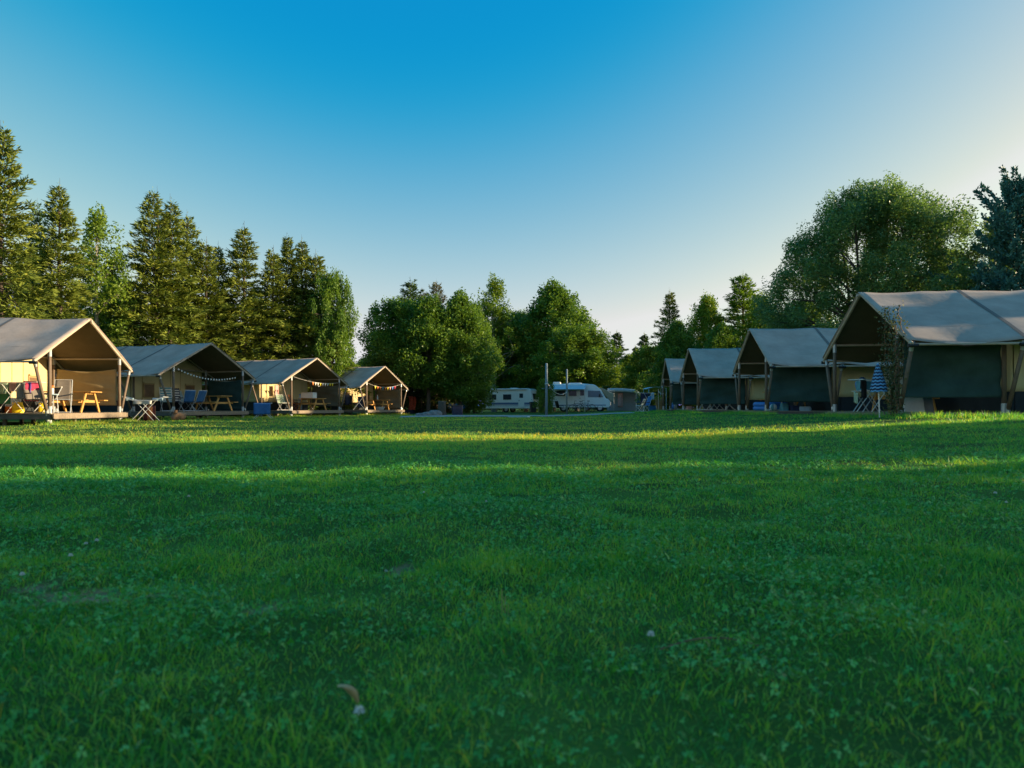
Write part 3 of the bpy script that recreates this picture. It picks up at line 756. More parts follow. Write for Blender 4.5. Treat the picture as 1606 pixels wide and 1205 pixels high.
# ------------------------------------------------------------------ tents
TENTS = {}
AP, KN, EV = 3.55, 2.43, 1.98          # heights of ridge, knee over the posts, eave
HK, HE = 2.15, 2.92                    # half widths
DK = .36                               # deck height
TL = 8.2
def roof_z(n):
    n = abs(n)
    return AP + (KN - AP) * n / HK if n < HK else KN + (EV - KN) * (n - HK) / (HE - HK)
def tent(key, label, c, phi, side, tarp_far=None, tarp_near=None, ground=0.0, wins=True, door=True, sag=1.0):
    """side -1: tent on the left of the lawn (gable looks to +X), +1: on the right"""
    ph = R(phi)
    u = Vector((side * math.cos(ph), -side * math.sin(ph), 0)) if side > 0 else Vector((-math.cos(ph), math.sin(ph), 0))
    rot = math.atan2(u.y, u.x)
    ns = 1 if side < 0 else -1            # local y sign of the side nearest the camera
    t = thing('safari_tent', label, 'tent', (c[0], c[1], ground), rot, 'canvas lodge tents round the lawn')
    TENTS[key] = dict(o=t, ns=ns, rot=rot, c=c, g=ground)
    rg = random.Random(sum(map(ord, key)) * 7)
    # deck
    m = MB()
    nb = 32; wb = (2 * 2.35) / nb
    for i in range(nb):
        m.box((TL / 2 - .1, -2.35 + (i + .5) * wb, DK - .014 + rg.uniform(-.002, .002)), (TL, wb - .008, .028))
    m.build('deck', 'deck', t)
    m = MB()
    for n in (-2.3, 2.3): m.box((TL / 2 - .1, n, DK - .11), (TL - .04, .05, .15))
    for x in (-.16, 2.4, 5.2, 7.9): m.box((x + .02, 0, DK - .11), (.05, 4.5, .148))
    for x in (0, 1.3, 2.6, 5.2, 7.8):
        for n in (-2.15, -.75, .75, 2.15): m.box((x + .08, n, (DK - .19) / 2 - .1), (.09, .09, DK - .19 + .2))
    m.build('deck_frame', 'deck_side', t)
    # roof: two slopes, light sag between the frames
    frames = [0, 2.45, 5.2, TL]
    ph1, ph2 = rg.random() * 6, rg.random() * 6
    def surf(x, n):
        z = roof_z(n)
        k = 0
        for a, b_ in zip(frames[:-1], frames[1:]):
            if a <= x <= b_: k = math.sin(math.pi * (x - a) / (b_ - a))
        f = abs(n) / HE
        z -= sag * k * (.055 * math.sin(math.pi * min(1, abs(n) / HK)) + .075 * f ** 3) + .04 * k * sag
        z += sag * .016 * math.sin(x * 2.3 + n * 1.7 + ph1) * k + sag * .010 * math.sin(x * 4.1 - n * 3 + ph2) * k + sag * .006 * math.sin(x * 7.5 + n * 4.2 + ph2) * k
        return z
    m = MB()
    for sgn in (-1, 1):
        m.grid(42, 16, lambda a, b_, s=sgn: (-.06 + a * (TL + .12), s * b_ * (HE + .03), surf(min(TL, max(0, -.06 + a * (TL + .12))), b_ * HE) + .045))
    m.build('roof', 'canvas_roof', t, smooth=True, solid=.010)
    m = MB()
    for sgn in (-1, 1):
        for x in (2.45, 5.2):
            m.grid(1, 16, lambda a, b_, s=sgn, x=x: (x - .05 + a * .10, s * b_ * (HE + .02), surf(x, b_ * HE) + .0535))
        m.grid(42, 1, lambda a, b_, s=sgn: (-.05 + a * (TL + .1), s * (HK - .03 + b_ * .06), surf(min(TL, max(0, -.05 + a * (TL + .1))), HK) + .0535 + .004 - b_ * .012))
    m.build('roof_seam', 'roof_seam', t)
    m = MB()
    for sgn in (-1, 1):
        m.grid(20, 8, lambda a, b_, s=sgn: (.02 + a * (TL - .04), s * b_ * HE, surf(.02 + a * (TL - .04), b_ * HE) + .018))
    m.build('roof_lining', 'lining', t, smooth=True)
    MB().box((-.16, 0, DK - .09), (.03, 4.66, .15)).build('front_board', 'deck', t)
    # frame: pale gable poles, ridge pole, beams
    for x in (0, TL):
        for s in (-1, 1):
            MB().tube((x, s * .01, AP), (x, s * (HE + .10), EV - .055), .042, .042, 8).build('gable_pole', 'pole_pale', t)
    m = MB()
    m.tube((-.1, 0, AP - .05), (TL + .05, 0, AP - .05), .04)
    for s in (-1, 1):
        for x in (2.45, 5.2): m.tube((x, 0, AP - .04), (x, s * HE, EV - .03), .035)
        m.tube((0, s * HK, KN - .08), (TL, s * HK, KN - .08), .035)
        m.tube((-.04, s * HE, EV - .06), (TL + .05, s * HE, EV - .06), .03)
    m.tube((2.4, -HK, KN - .05), (2.4, HK, KN - .05), .04)
    m.build('frame_pole', 'pole_pale', t)
    for x in (.05, 2.4):
        for s in (-1, 1):
            po = MB().tube((x, s * HK, .40), (x, s * HK, KN - .02), .055, .048, 10).build('post', 'post', t, smooth=True)
            MB().tube((x, s * HK, .02), (x, s * HK, .58), .062, .062, 10).tube((x, s * (HK + .10), .12), (x, s * (HK + .165), .5), .05, .05, 10).build('post_foot', 'metal', po)
            MB().tube((x, s * HK, KN - .30), (x, s * HK, KN + .0), .056, .052, 10).build('bracket', 'metal', po)
            br = MB().tube((x, s * (HK + .10), .30), (x, s * (HE - .02), EV - .08), .048, .044, 10).build('slanted_post', 'post', t, smooth=True)
            MB().tube((x, s * (HE - .07), EV - .20), (x, s * (HE + .01), EV + .0), .05, .05, 10).build('bracket', 'metal', br)
            MB().tube((x - .12, s * (HE + .06), EV - .09), (x + .10, s * (HE + .06), EV - .09), .045, .045, 10).build('end_cap', 'black', br)
    # canvas body
    xw = 2.62
    def wallz(n): return surf(xw, n) - .03
    def ripple(y, z): return .012 * math.sin(y * 5 + ph1) + .008 * math.sin(y * 11 + z * 3)
    MB().grid(36, 10, lambda a, b_: (xw + ripple(-2.1 + 4.2 * a, b_ * 2), -2.1 + 4.2 * a, .86 + b_ * (wallz(-2.1 + 4.2 * a) - .86))).build('front_wall', 'canvas_wall', t, smooth=True, solid=.012)
    m = MB().box((xw, 0, (DK + .86) / 2 + .002), (.05, 4.22, .86 - DK))
    for s in (-1, 1): m.box(((xw + 8) / 2 + .03, s * 2.12, (DK + .86) / 2 + .002), (8 - xw, .05, .86 - DK - .004))
    m.box((8.02, 0, (DK + .86) / 2), (.05, 4.2, .86 - DK))
    m.build('skirt', 'skirt', t)
    for s in (-1, 1):
        MB().grid(30, 8, lambda a, b_, s=s: (xw + .02 + a * (8 - xw), s * (2.11 + ripple(a * 5, b_)), .86 + b_ * (KN - .06 - .86))).build('side_wall', 'canvas_wall', t, smooth=True, solid=.012)
        f = MB().box((4.6, s * 2.15, 1.62), (.95, .03, .62)).build('side_window', 'off_white', t, bevel=.02)
    MB().grid(10, 8, lambda a, b_: (8.0, -2.1 + 4.2 * a, .86 + b_ * (surf(8.0, -2.1 + 4.2 * a) - .9))).build('rear_wall', 'canvas_wall', t, smooth=True, solid=.012)
    if door:
        d = MB().box((xw - .028, -.1 * ns, 1.60), (.02, 1.16, 1.46)).build('door', 'canvas_wall', t, bevel=.01)
        m = MB()
        for yy in (-.62, -.02, .58): m.box((xw - .041, (yy - .06) * ns, 1.61), (.012, .035, 1.46))
        m.box((xw - .041, -.08 * ns, 2.36), (.012, 1.24, .03))
        for yy in (-1.55, 1.5): m.box((xw - .022, yy * ns, 1.6), (.01, .025, 1.5))
        m.build('zip', 'canvas_seam', d)
    if wins:
        for yy in (1.15, -1.3):
            f = MB().box((xw - .022, yy * ns, 1.34), (.03, .62, .66)).build('window', 'canvas_seam', t, bevel=.01)
            MB().box((xw - .040, yy * ns, 1.33), (.012, .53, .57)).build('pane', 'dark_window', f)
            MB().tube((xw - .05, (yy - .3) * ns, 1.70), (xw - .05, (yy + .3) * ns, 1.70), .035).build('rolled_blind', 'canvas_wall', f)
    def tarp(sgn, matn, lo, hi):
        q1, q2 = rg.random() * 6, rg.random() * 6
        def fn(a, b_):
            x = .16 + a * 2.16
            drop = .10 * math.sin(math.pi * a) * b_ ** 2
            z = lo + (hi - lo) * b_ - drop
            fold = .085 * math.sin(7 * (b_ + .35 * (a - .5) ** 2 * 4) + q1) * math.sin(math.pi * a) + .022 * math.sin(13 * b_ + 6 * a + q2) + .012 * math.sin(24 * b_ - 9 * a + q1)
            return (x, sgn * (HK + .03 + fold * .8), z)
        MB().grid(26, 26, fn).build('side_tarp', matn, t, smooth=True, solid=.008)
    if tarp_far: tarp(-ns, *tarp_far)
    if tarp_near: tarp(ns, *tarp_near)
    return t

def tl(key, x, n, z=DK):
    """tent coordinates (x back from gable, n towards the camera side) -> world"""
    T = TENTS[key]; c, s = math.cos(T['rot']), math.sin(T['rot'])
    y = n * T['ns']
    return (T['c'][0] + c * x - s * y, T['c'][1] + s * x + c * y, T['g'] + z)

tent('A', 'tent cut off by the left edge, only its eave corner in view', (-13.75, 15.6), -6, -1, ('tarp_tan', .6, 1.95))
tent('B', 'fully sunlit grey roofed tent with tan porch tarp and crimson towel', (-14.5, 23.4), -4, -1, ('tarp_tan', .62, 1.98))
tent('C', 'shaded tent with dark green tarp and string of bulbs in its porch', (-14.2, 32.2), 20, -1, ('tarp_green', .45, 1.95))
tent('D', 'tent with half lit roof and white garland in its porch', (-12.0, 42.0), 25, -1, ('tarp_olive', .62, 1.98), wins=False)
tent('E', 'farthest tent on the left with coloured flag bunting', (-9.4, 50.5), 25, -1, ('tarp_olive', .45, 1.95))
tent('K', 'nearest right tent with striped parasol and creeper at its porch', (9.4, 18.4), 7, 1, None, ('tarp_green', .72, 2.12), .06)
tent('L', 'second right tent with blue paddling pool in its porch', (9.4, 26.9), 6, 1, None, ('tarp_green', .68, 2.16), .06)
tent('N', 'third right tent with shaded blue grey roof and green tarp', (9.3, 35.8), 5, 1, None, ('tarp_green', .66, 2.12), .05)
tent('O', 'farthest right tent, its narrow roof half hidden behind the next', (9.75, 43.2), 7, 1, None, ('tarp_green', .66, 2.12), .05)

# ------------------------------------------------------------------ props
def picnic(label, loc, rot):
    t = thing('picnic_table', label, 'picnic table', loc, rot, 'wooden picnic tables on the tent porches')
    m = MB()
    for k in range(5): m.box((0, -.30 + k * .15, .735), (1.6, .14, .035))
    m.build('tabletop', 'pine', t, bevel=.004)
    for s in (-1, 1):
        m = MB()
        for k in range(2): m.box((0, s * (.58 + k * .14), .44), (1.6, .13, .035))
        m.build('bench', 'pine', t, bevel=.004)
    for x in (-.58, .58):
        for s in (-1, 1): MB().bar((x, s * .26, .715), (x, s * .60, .0), .04, .09).build('leg', 'pine', t)
        MB().bar((x + .045, -.70, .40), (x + .045, .70, .40), .035, .09).bar((x + .045, -.33, .69), (x + .045, .33, .69), .035, .07).build('crossbar', 'pine', t)
    return t
pt = picnic('bright yellow pine picnic table beside the grey high backed chair', tl('B', 1.05, -.95), TENTS['B']['rot'])
def pic2(label, loc, rot): return dup(pt, loc, rot, label)
pic2('shaded picnic table beside the two blue chairs and dark green tarp', tl('C', .75, -.95), TENTS['C']['rot'])
pic2('picnic table with a white cool box on top under the garland', tl('D', .85, -.55), TENTS['D']['rot'])
pic2('picnic table under the coloured bunting of the farthest left tent', tl('E', .9, -.4), TENTS['E']['rot'] + .15)
pic2('picnic table behind the green tarp of the nearest right tent', tl('K', 1.5, -1.0), TENTS['K']['rot'])
pic2('picnic table behind the green tarp of the second right tent', tl('L', 1.4, -.2), TENTS['L']['rot'])

def chair(label, loc, rot, fabric, frame='alu', back=1.08, striped=None):
    """folding recliner chair facing +X"""
    t = thing('folding_chair', label, 'chair', loc, rot, 'folding camping chairs')
    for s in (-1, 1):
        MB().tube((.24, s * .26, .0), (-.16, s * .26, .46), .013).build('leg', frame, t)
        MB().tube((-.26, s * .25, .0), (.22, s * .25, .44), .013).build('leg', frame, t)
        MB().tube((-.20, s * .275, .63), (.20, s * .275, .64), .02).tube((.20, s * .275, .63), (.22, s * .26, .42), .011).build('armrest', 'black', t)
    MB().tube((.24, -.26, .03), (.24, .26, .03), .012).tube((-.26, -.25, .03), (-.26, .25, .03), .012).build('stretcher', frame, t)
    dx = -.22
    MB().path([(-.17, -.25, .42), (-.17 + dx, -.25, back), (-.17 + dx, .25, back), (-.17, .25, .42)], .014).build('back_frame', frame, t)
    MB().grid(6, 10, lambda a, b_: (-.165 + dx * b_ - .02 * math.sin(math.pi * a), -.235 + .47 * a, .44 + b_ * (back - .46))).build('backrest', fabric, t, smooth=True, solid=.008)
    if striped:
        m = MB()
        for k in range(5):
            z0 = .50 + k * (back - .52) / 5
            m.grid(6, 1, lambda a, b_, z0=z0: (-.165 + dx * ((z0 + b_ * .055 - .44) / (back - .46)) - .02 * math.sin(math.pi * a) + .012, -.23 + .46 * a, z0 + b_ * .055))
        m.build('stripe', striped, [c for c in t.children if c.name.startswith('backrest')][0], solid=.004)
    MB().path([(-.18, -.25, .43), (.26, -.25, .45), (.26, .25, .45), (-.18, .25, .43)], .013).build('seat_frame', frame, t)
    MB().grid(8, 6, lambda a, b_: (-.17 + .42 * a, -.235 + .47 * b_, .435 + .015 * a - .03 * math.sin(math.pi * a))).build('seat', fabric, t, smooth=True, solid=.008)
    return t
toward = lambda key, k: TENTS[key]['rot'] + k
chair('grey mesh high backed chair on the sunlit porch', tl('B', .55, .62), toward('B', R(112)), 'grey_mesh', 'alu', 1.12)
ch = chair('dark framed chair carrying the crimson towel', P(59, 21.9) + (DK,), toward('B', R(150)), 'grey_mesh', 'black', .98)
m = MB()
m.grid(14, 12, lambda a, b_: (-.39 + .05 * math.sin(b_ * 3.14) + (.035 if b_ > .5 else -.035) + .012 * math.sin(a * 15), -.22 + .42 * a + .05 * abs(b_ - .5), 1.03 - abs(b_ - .5) * 1.25 * (1 if b_ > .5 else .9) - .05 * a * abs(b_ - .5)))
tw = m.build('towel', 'crimson', None, smooth=True, solid=.014)
tw.location = ch.location; tw.rotation_euler = ch.rotation_euler
tag(tw, 'crimson towel hung over the dark framed chair', 'towel')
chair('dark blue low chair beside the grey high backed chair', tl('B', .95, .85), toward('B', R(60)), 'navy', 'alu', .86)
chair('pale blue striped chair nearest the porch corner posts', tl('C', 1.25, 1.35), toward('C', R(150)), 'teal', 'alu', 1.12, 'off_white')
chair('pale striped chair behind the two blue chairs', tl('C', 1.55, .45), toward('C', R(165)), 'navy', 'black', 1.1, 'off_white')
chair('plain blue chair left of the other plain blue chair', tl('C', .85, .62), toward('C', R(-20)), 'blue', 'alu', .98)
chair('plain blue chair next to the shaded picnic table', tl('C', .85, .02), toward('C', R(0)), 'blue', 'alu', .98)
chair('pale chair far back against the shaded tan wall', tl('C', 2.1, -.45), toward('C', R(185)), 'pale_blue', 'alu', 1.0)
chair('floral cushioned chair on the porch under the garland', tl('D', 1.3, 1.5), toward('D', R(170)), 'floral', 'white', .95)
chair('pale green floral chair next to the floral cushioned chair', tl('D', 1.6, 1.0), toward('D', R(150)), 'floral', 'alu', .9)
chair('brown wooden looking chair behind the slanted porch post', tl('D', 1.3, .45), toward('D', R(200)), 'red_wood', 'red_wood', .95)
chair('navy chair on the porch of the farthest left tent', tl('E', 1.9, 1.9), toward('E', R(120)), 'navy', 'black', 1.05)
for lab, x, n, k, fab in (('white framed folding chair low behind the third right tarp', .7, .8, 40, 'blue'), ('pale folding chair at the middle of the third right porch', 1.3, .6, 200, 'pale_blue'), ('blue folding chair at the back of the third right porch', 1.9, .8, 170, 'bright_blue')):
    chair(lab, tl('N', x, n), toward('N', R(k)), fab, 'white', .86)
chair('teal folding chair behind the second right tarp', tl('L', .6, 1.2), toward('L', R(60)), 'teal', 'white', .82)
chair('blue folding chair in the farthest right porch', tl('O', .8, .6), toward('O', R(60)), 'bright_blue', 'white', .86)

def dryer(label, loc, rot, wid=1.1, h=.92, wing=.42, sag=0, cloth=None):
    """winged clothes airer, long axis X"""
    t = thing('drying_rack', label, 'drying rack', loc, rot, 'folding drying racks')
    for s in (-1, 1):
        for e in (-1, 1):
            MB().tube((e * -.42, s * .27, 0), (e * .30, s * .25, h), .011).build('leg', 'white', t)
    m = MB()
    for yy in np.linspace(-.26, .26, 7): m.tube((-.34, yy, h), (.34, yy, h), .004, n=5)
    m.path([(-.34, -.27, h), (.34, -.27, h), (.34, .27, h), (-.34, .27, h), (-.34, -.27, h)], .01)
    m.build('rack_top', 'white', t)
    for e in (-1, 1):
        m = MB(); x0 = e * .35; x1 = e * (.35 + wing); z1 = h + .14 if sag else h + .02
        for yy in np.linspace(-.26, .26, 7): m.tube((x0, yy, h), (x1, yy, z1), .004, n=5)
        m.path([(x0, -.27, h), (x1, -.27, z1), (x1, .27, z1), (x0, .27, h)], .01)
        m.build('wing', 'white', t)
    return t
def hang(label, t, x0, x1, y, drop, mat, h=.92, back=.5, cat='towel', name='hanging_towel', seed=0):
    """cloth over a rack rod: front and back fall"""
    rg = random.Random(seed); q = rg.random() * 6
    def fn(a, b_):
        s = (b_ - .5) * 2
        fall = drop * (back if s > 0 else 1.0) * abs(s)
        return (x0 + (x1 - x0) * a, y + .018 * np.sign(s) * min(1, abs(s) * 8) + .02 * math.sin(a * 9 + q) * abs(s), h + .014 - fall)
    o = MB().grid(10, 14, fn).build(name, mat, None, smooth=True, solid=.008)
    o.location = t.location; o.rotation_euler = t.rotation_euler
    return tag(o, label, cat)
# tent B airer with washing
d = dryer('white drying rack with washing on the sunlit porch at the left edge', P(24, 22) + (DK,), R(8), h=.98)
hang('dark blue cloth at the left edge of the photo', d, -.72, -.42, -.12, .42, 'navy', .98, seed=1)
hang('grey green shirt hanging near the left end of the rack', d, -.38, -.12, -.20, .38, 'floral', .98, seed=2, cat='cloth')
hang('peach cloth hanging in the middle of the sunlit rack', d, -.10, .12, -.16, .3, 'pink', .98, seed=3, cat='cloth')
hang('grey cloth hanging at the right of the sunlit rack', d, .14, .40, -.20, .55, 'grey_cloth', .98, seed=4, cat='cloth')
hang('purple strip of cloth beside the crimson towel', d, .42, .52, -.10, .45, 'purple', .99, seed=5, cat='cloth')
hang('dark green cloth low on the sunlit rack', d, -.60, -.2, .12, .70, 'green', .98, seed=6, cat='cloth')
def bag(name, label, loc, rot, mat, size, cat='bag', handle=True, mat2=None):
    t = thing(name, label, cat, loc, rot)
    sx, sy, sz = size
    def fn(a, b_):
        an = 2 * math.pi * a; k = 1 - .22 * b_ ** 2 + .06 * math.sin(an * 3 + b_ * 4)
        cx = abs(math.cos(an)) ** .6 * math.copysign(1, math.cos(an)); sy_ = abs(math.sin(an)) ** .6 * math.copysign(1, math.sin(an))
        return (cx * sx / 2 * k, sy_ * sy / 2 * k, sz * b_)
    m = MB().grid(20, 8, fn); m.grid(1, 1, lambda a, b_: ((a - .5) * sx * .7, (b_ - .5) * sy * .7, sz * .96))
    m.build('body', mat, t, smooth=True)
    if handle: MB().path([(-sx * .25, -sy * .3, sz * .9), (-sx * .2, -sy * .34, sz * 1.2), (sx * .2, -sy * .34, sz * 1.2), (sx * .25, -sy * .3, sz * .9)], .01).build('handle', mat2 or 'black', t)
    return t
bag('shopping_bag', 'bright yellow bag under the sunlit drying rack', P(28, 22.9) + (DK,), .2, 'yellow', (.34, .22, .36))
bag('shopping_bag', 'small orange bag behind the yellow bag', P(14, 23.0) + (DK,), .5, 'orange', (.24, .2, .22))
bag('shopping_bag', 'yellow and orange bag right of the crimson towel', P(67, 23.2) + (DK,), .5, 'yellow', (.26, .2, .34))
t = thing('water_bottle', 'white bottle with an orange cap beside the porch post', 'bottle', tl('B', .55, 1.15, DK + .62), 0)
t2 = thing('stool', 'small white folding stool carrying the orange capped bottle', 'stool', tl('B', .55, 1.15), .4)
for a in (0, 1.57, 3.14, 4.71): MB().tube((.17 * math.cos(a), .17 * math.sin(a), 0), (.12 * math.cos(a), .12 * math.sin(a), .6), .014).build('leg', 'alu', t2)
MB().lathe([(.02, .585), (.18, .59), (.19, .605), (.18, .62), (.02, .62)]).build('seat', 'pale_blue', t2)
MB().lathe([(.035, 0), (.05, .01), (.05, .17), (.025, .21)]).build('body', 'white', t, smooth=True)
MB().lathe([(.05, .20), (.055, .21), (.05, .27), (.02, .28)]).build('cap', 'orange', t)

# in front of tent C
d = dryer('white drying rack on the grass with sagging pale cloths', P(228, 27.0) + (gz(*P(228, 27)),), R(6), h=.80, wing=.42, sag=1)
hang('pale blue cloth laid over the left wing of the grass rack', d, -.74, -.36, -.20, .10, 'pale_blue', .88, seed=7, cat='cloth')
hang('pale blue cloth laid over the right wing of the grass rack', d, .34, .74, -.20, .10, 'pale_blue', .88, seed=8, cat='cloth')
hang('white cloth sagging over the middle of the grass rack', d, -.36, .34, -.25, .16, 'off_white', .80, seed=9, cat='cloth')
x, y = P(234, 27.6)
t = thing('windbreak_roll', 'upright roll of maroon and tan striped windbreak cloth on the grass', 'windbreak', (x, y, gz(x, y)), .1)
def wb(a0, a1):
    def fn(a, b_):
        an = 2 * math.pi * (a0 + (a1 - a0) * a)
        return (.23 * math.cos(an) * (1 + .04 * math.sin(5 * an)), .15 * math.sin(an), .62 * b_)
    return fn
for k in range(8):
    MB().grid(5, 4, wb(k / 8, (k + 1) / 8)).build('cloth_stripe', 'maroon' if k % 2 else 'stripe_tan', t, smooth=True, solid=.01)
MB().tube((0, 0, 0), (0, 0, .66), .02).build('pole', 'pine', t)
x, y = P(278, 27.6)
t = thing('sack', 'slumped brown sack on the grass by the porch post', 'sack', (x, y, gz(x, y) - .01), .4)
def sk(a, b_):
    an = 2 * math.pi * a; th = b_ * math.pi
    r = .24 * math.sin(th) ** .8 * (1 + .18 * math.sin(an * 2 + 1) + .1 * math.sin(an * 5))
    return (r * math.cos(an) * 1.0 + .10 * (1 - b_), r * math.sin(an) * .8, .17 - .17 * math.cos(math.pi - th) * 1.0 + .06 * math.sin(an * 3) * math.sin(th))
MB().grid(18, 10, sk).build('body', 'sack', t, smooth=True)
MB().lathe([(.10, 0), (.06, .07), (.09, .13)], (-.05, 0, .30), 10).build('neck', 'sack', t, smooth=True)

# string lights and buntings (span the porch between the front posts)
def cat_pts(a, b_, sag, n):
    return [tuple(Vector(a).lerp(Vector(b_), i / n) - Vector((0, 0, sag * 4 * (i / n) * (1 - i / n)))) for i in range(n + 1)]
def bulbs(label, key, n0, n1, z0, z1, sag, nb):
    t = thing('string_lights', label, 'string lights', tl(key, .1, 0, 0), TENTS[key]['rot'])
    s = TENTS[key]['ns']
    pts = cat_pts((.0, n0 * s, z0), (.15, n1 * s, z1), sag, nb)
    MB().path(pts, .006, 5).build('cable', 'black', t)
    for p in pts[1:-1]:
        MB().lathe([(.006, 0), (.03, -.02), (.036, -.055), (.02, -.085), (.004, -.09)], p, 8).build('bulb', 'white', t, smooth=True)
bulbs('string of small white bulbs sagging across the shaded porch', 'C', 2.0, -2.0, 2.35, 2.1, .30, 22)
def bunting(label, key, n0, n1, z0, z1, sag, cols, lo, hi, size=.19):
    t = thing('bunting', label, 'bunting', tl(key, .1, 0, 0), TENTS[key]['rot'])
    s = TENTS[key]['ns']
    pts = cat_pts((0, n0 * s, z0), (0, n1 * s, z1), sag, 24)
    MB().path(pts, .008, 5).build('cord', 'off_white', t)
    for k, c in enumerate(cols):
        f = lo + (hi - lo) * (k + .5) / len(cols)
        n = n0 + (n1 - n0) * f; z = z0 + (z1 - z0) * f - sag * 4 * f * (1 - f)
        w_ = size * .5
        MB().add([(0, (n - w_) * s, z), (0, (n + w_) * s, z), (.02, n * s, z - size * 1.25)], [(0, 1, 2)]).build('flag', c, t, solid=.006)
bunting('garland of white and yellow pennants in the half lit porch', 'D', 2.1, -2.1, 2.4, 2.12, .18, ['orange', 'off_white', 'off_white', 'yellow', 'off_white', 'white', 'off_white', 'yellow', 'yellow'], .42, .9, .16)
bunting('bunting of orange, blue, pink and yellow flags', 'E', 2.1, -2.1, 2.32, 2.3, .28, ['yellow', 'orange', 'orange', 'teal', 'orange', 'yellow', 'pink', 'bright_blue', 'crimson'], .22, .88, .2)

# tent D
x, y = P(413, 33.2)
d = dryer('small drying rack on the grass under a big blue towel', (x, y, gz(x, y)), R(10), h=.74, wing=.02)
hang('big blue towel draped over the small rack on the grass', d, -.40, .38, -.27, .56, 'blue', .75, seed=11)
t = thing('cool_box', 'white cool box on the picnic table under the garland', 'cool box', tl('D', .95, -.35, DK + .755), TENTS['D']['rot'] + .1)
MB().box((0, 0, .15), (.88, .42, .30)).build('body', 'white', t, bevel=.03)
MB().box((0, 0, .325), (.90, .44, .05)).build('lid', 'white', t, bevel=.02)
MB().path([(-.3, -.24, .25), (-.3, -.25, .36), (.3, -.25, .36), (.3, -.24, .25)], .012).build('handle', 'alu', t)
t = thing('water_jug', 'blue water jug on the porch under the garland', 'jug', tl('D', 1.9, -.6, DK + 0), 0)
MB().lathe([(.10, 0), (.13, .02), (.13, .75), (.05, .90), (.05, .96)]).build('body', 'pale_blue', t, smooth=True)
MB().lathe([(.055, .955), (.06, .96), (.06, 1.0), (.05, 1.01)]).build('cap', 'bright_blue', t)
o = MB().grid(8, 10, lambda a, b_: (.02 * math.sin(a * 7), -.16 + .32 * a, -.62 * (1 - b_) + .01 * math.sin(b_ * 9))).build('hanging_towel', 'pink', None, smooth=True, solid=.01)
o.location = tl('D', 2.30, 1.0, DK + 1.55); o.rotation_euler = (0, 0, TENTS['D']['rot'])
tag(o, 'pale pink towel hanging on the sunlit canvas wall', 'towel')
# tent E
d = dryer('white cross legged rack on the farthest left porch', tl('E', 1.0, 1.75), R(10), h=.95, wing=.05)
hang('navy cloth over the cross legged rack', d, -.10, .40, -.05, .80, 'navy', .95, seed=12, cat='cloth')
o = hang('narrow navy towel left of the cross legged rack', d, -1.0, -.72, .2, .75, 'navy', 1.08, seed=13)
t = thing('basin', 'white plastic basin under the bunting picnic table', 'basin', tl('E', .4, .05), 0)
MB().lathe([(.24, 0), (.27, .02), (.34, .20), (.36, .21), (.33, .20), (.25, .04)]).build('body', 'white', t, smooth=True)
MB().ring((0, 0, .205), .35, .014, 'Z').build('rim', 'white', t)
t = thing('bottle', 'pale bottle standing on the bunting picnic table', 'bottle', tl('E', .9, -.3, DK + .755), 0)
MB().lathe([(.04, 0), (.05, .01), (.05, .2), (.018, .28), (.018, .33)]).build('body', 'pale_blue', t, smooth=True)
MB().lathe([(.02, .325), (.022, .33), (.02, .36)], n=8).build('cap', 'white', t)

# ---- right side
x, y = 8.62, 16.0
t = thing('parasol', 'closed navy and pale blue striped parasol stuck in the grass', 'parasol', (x, y, gz(x, y)), 0)
t.rotation_euler = (0, R(-2), 0)
MB().tube((0, 0, -.1), (0, 0, 1.28), .016).build('pole', 'alu', t)
nst = 17
for k in range(nst):
    z0 = .60 + k * (.66 / nst); z1 = .60 + (k + 1) * (.66 / nst)
    rad_ = lambda z: .015 + .165 * (1 - (z - .60) / .66) ** .8 * (1 if z > .64 else .9)
    MB().grid(22, 1, lambda a, b_, z0=z0, z1=z1: (lambda z, an: ((rad_(z) * (1 + .12 * math.sin(8 * an))) * math.cos(an), rad_(z) * (1 + .12 * math.sin(8 * an)) * math.sin(an), z - .015 * math.sin(8 * an)))(z0 + (z1 - z0) * b_, 2 * math.pi * a)).build('canopy_stripe', 'navy' if k % 2 else 'light_blue', t, smooth=True, solid=.006)
d = dryer('white drying rack behind the striped parasol', tl('K', .55, -.35), R(15), h=.86, wing=.36)
hang('black cloth on the rack beside the parasol', d, -.56, -.40, -.05, .5, 'black', .87, seed=21, cat='cloth')
t = thing('beach_bag', 'bright blue and navy bundle on a box beside the parasol', 'bag', tl('K', .5, -1.25, DK + .60), 0)
def bl(a, b_):
    an = 2 * math.pi * a; th = math.pi * b_
    r = .20 * (1 + .12 * math.sin(3 * an + 2 * th))
    return (r * math.sin(th) * math.cos(an), r * math.sin(th) * math.sin(an), .17 - .17 * math.cos(th))
MB().grid(16, 10, bl).build('body', 'bright_blue', t, smooth=True)
MB().ring((0, 0, .17), .185, .045, 'X', squash=1.2).build('strap', 'navy', t, smooth=True)
t = thing('storage_box', 'teal storage box on a cross legged stand beside the blue bundle', 'box', tl('K', .5, -.98, DK), R(10))
MB().box((.0, .0, .75), (.34, .42, .30)).build('body', 'teal', t, bevel=.03)
for s in (-1, 1):
    for e in (-1, 1): MB().tube((e * -.25, s * .2, 0), (e * .2, s * .2, .60), .014).build('leg', 'alu', t)
MB().box((0, -.12, .59), (.5, .8, .02)).build('shelf', 'alu', t)
o = MB().grid(10, 8, lambda a, b_: (.02 * math.sin(9 * a), -.16 + .32 * a, -.30 * b_ - .03 * math.sin(6 * a))).build('hanging_cloth', 'floral', None, smooth=True, solid=.01)
o.location = tl('K', .18, -.85, DK + .56); o.rotation_euler = (0, 0, TENTS['K']['rot'])
tag(o, 'patterned cloth hanging under the teal box', 'cloth')
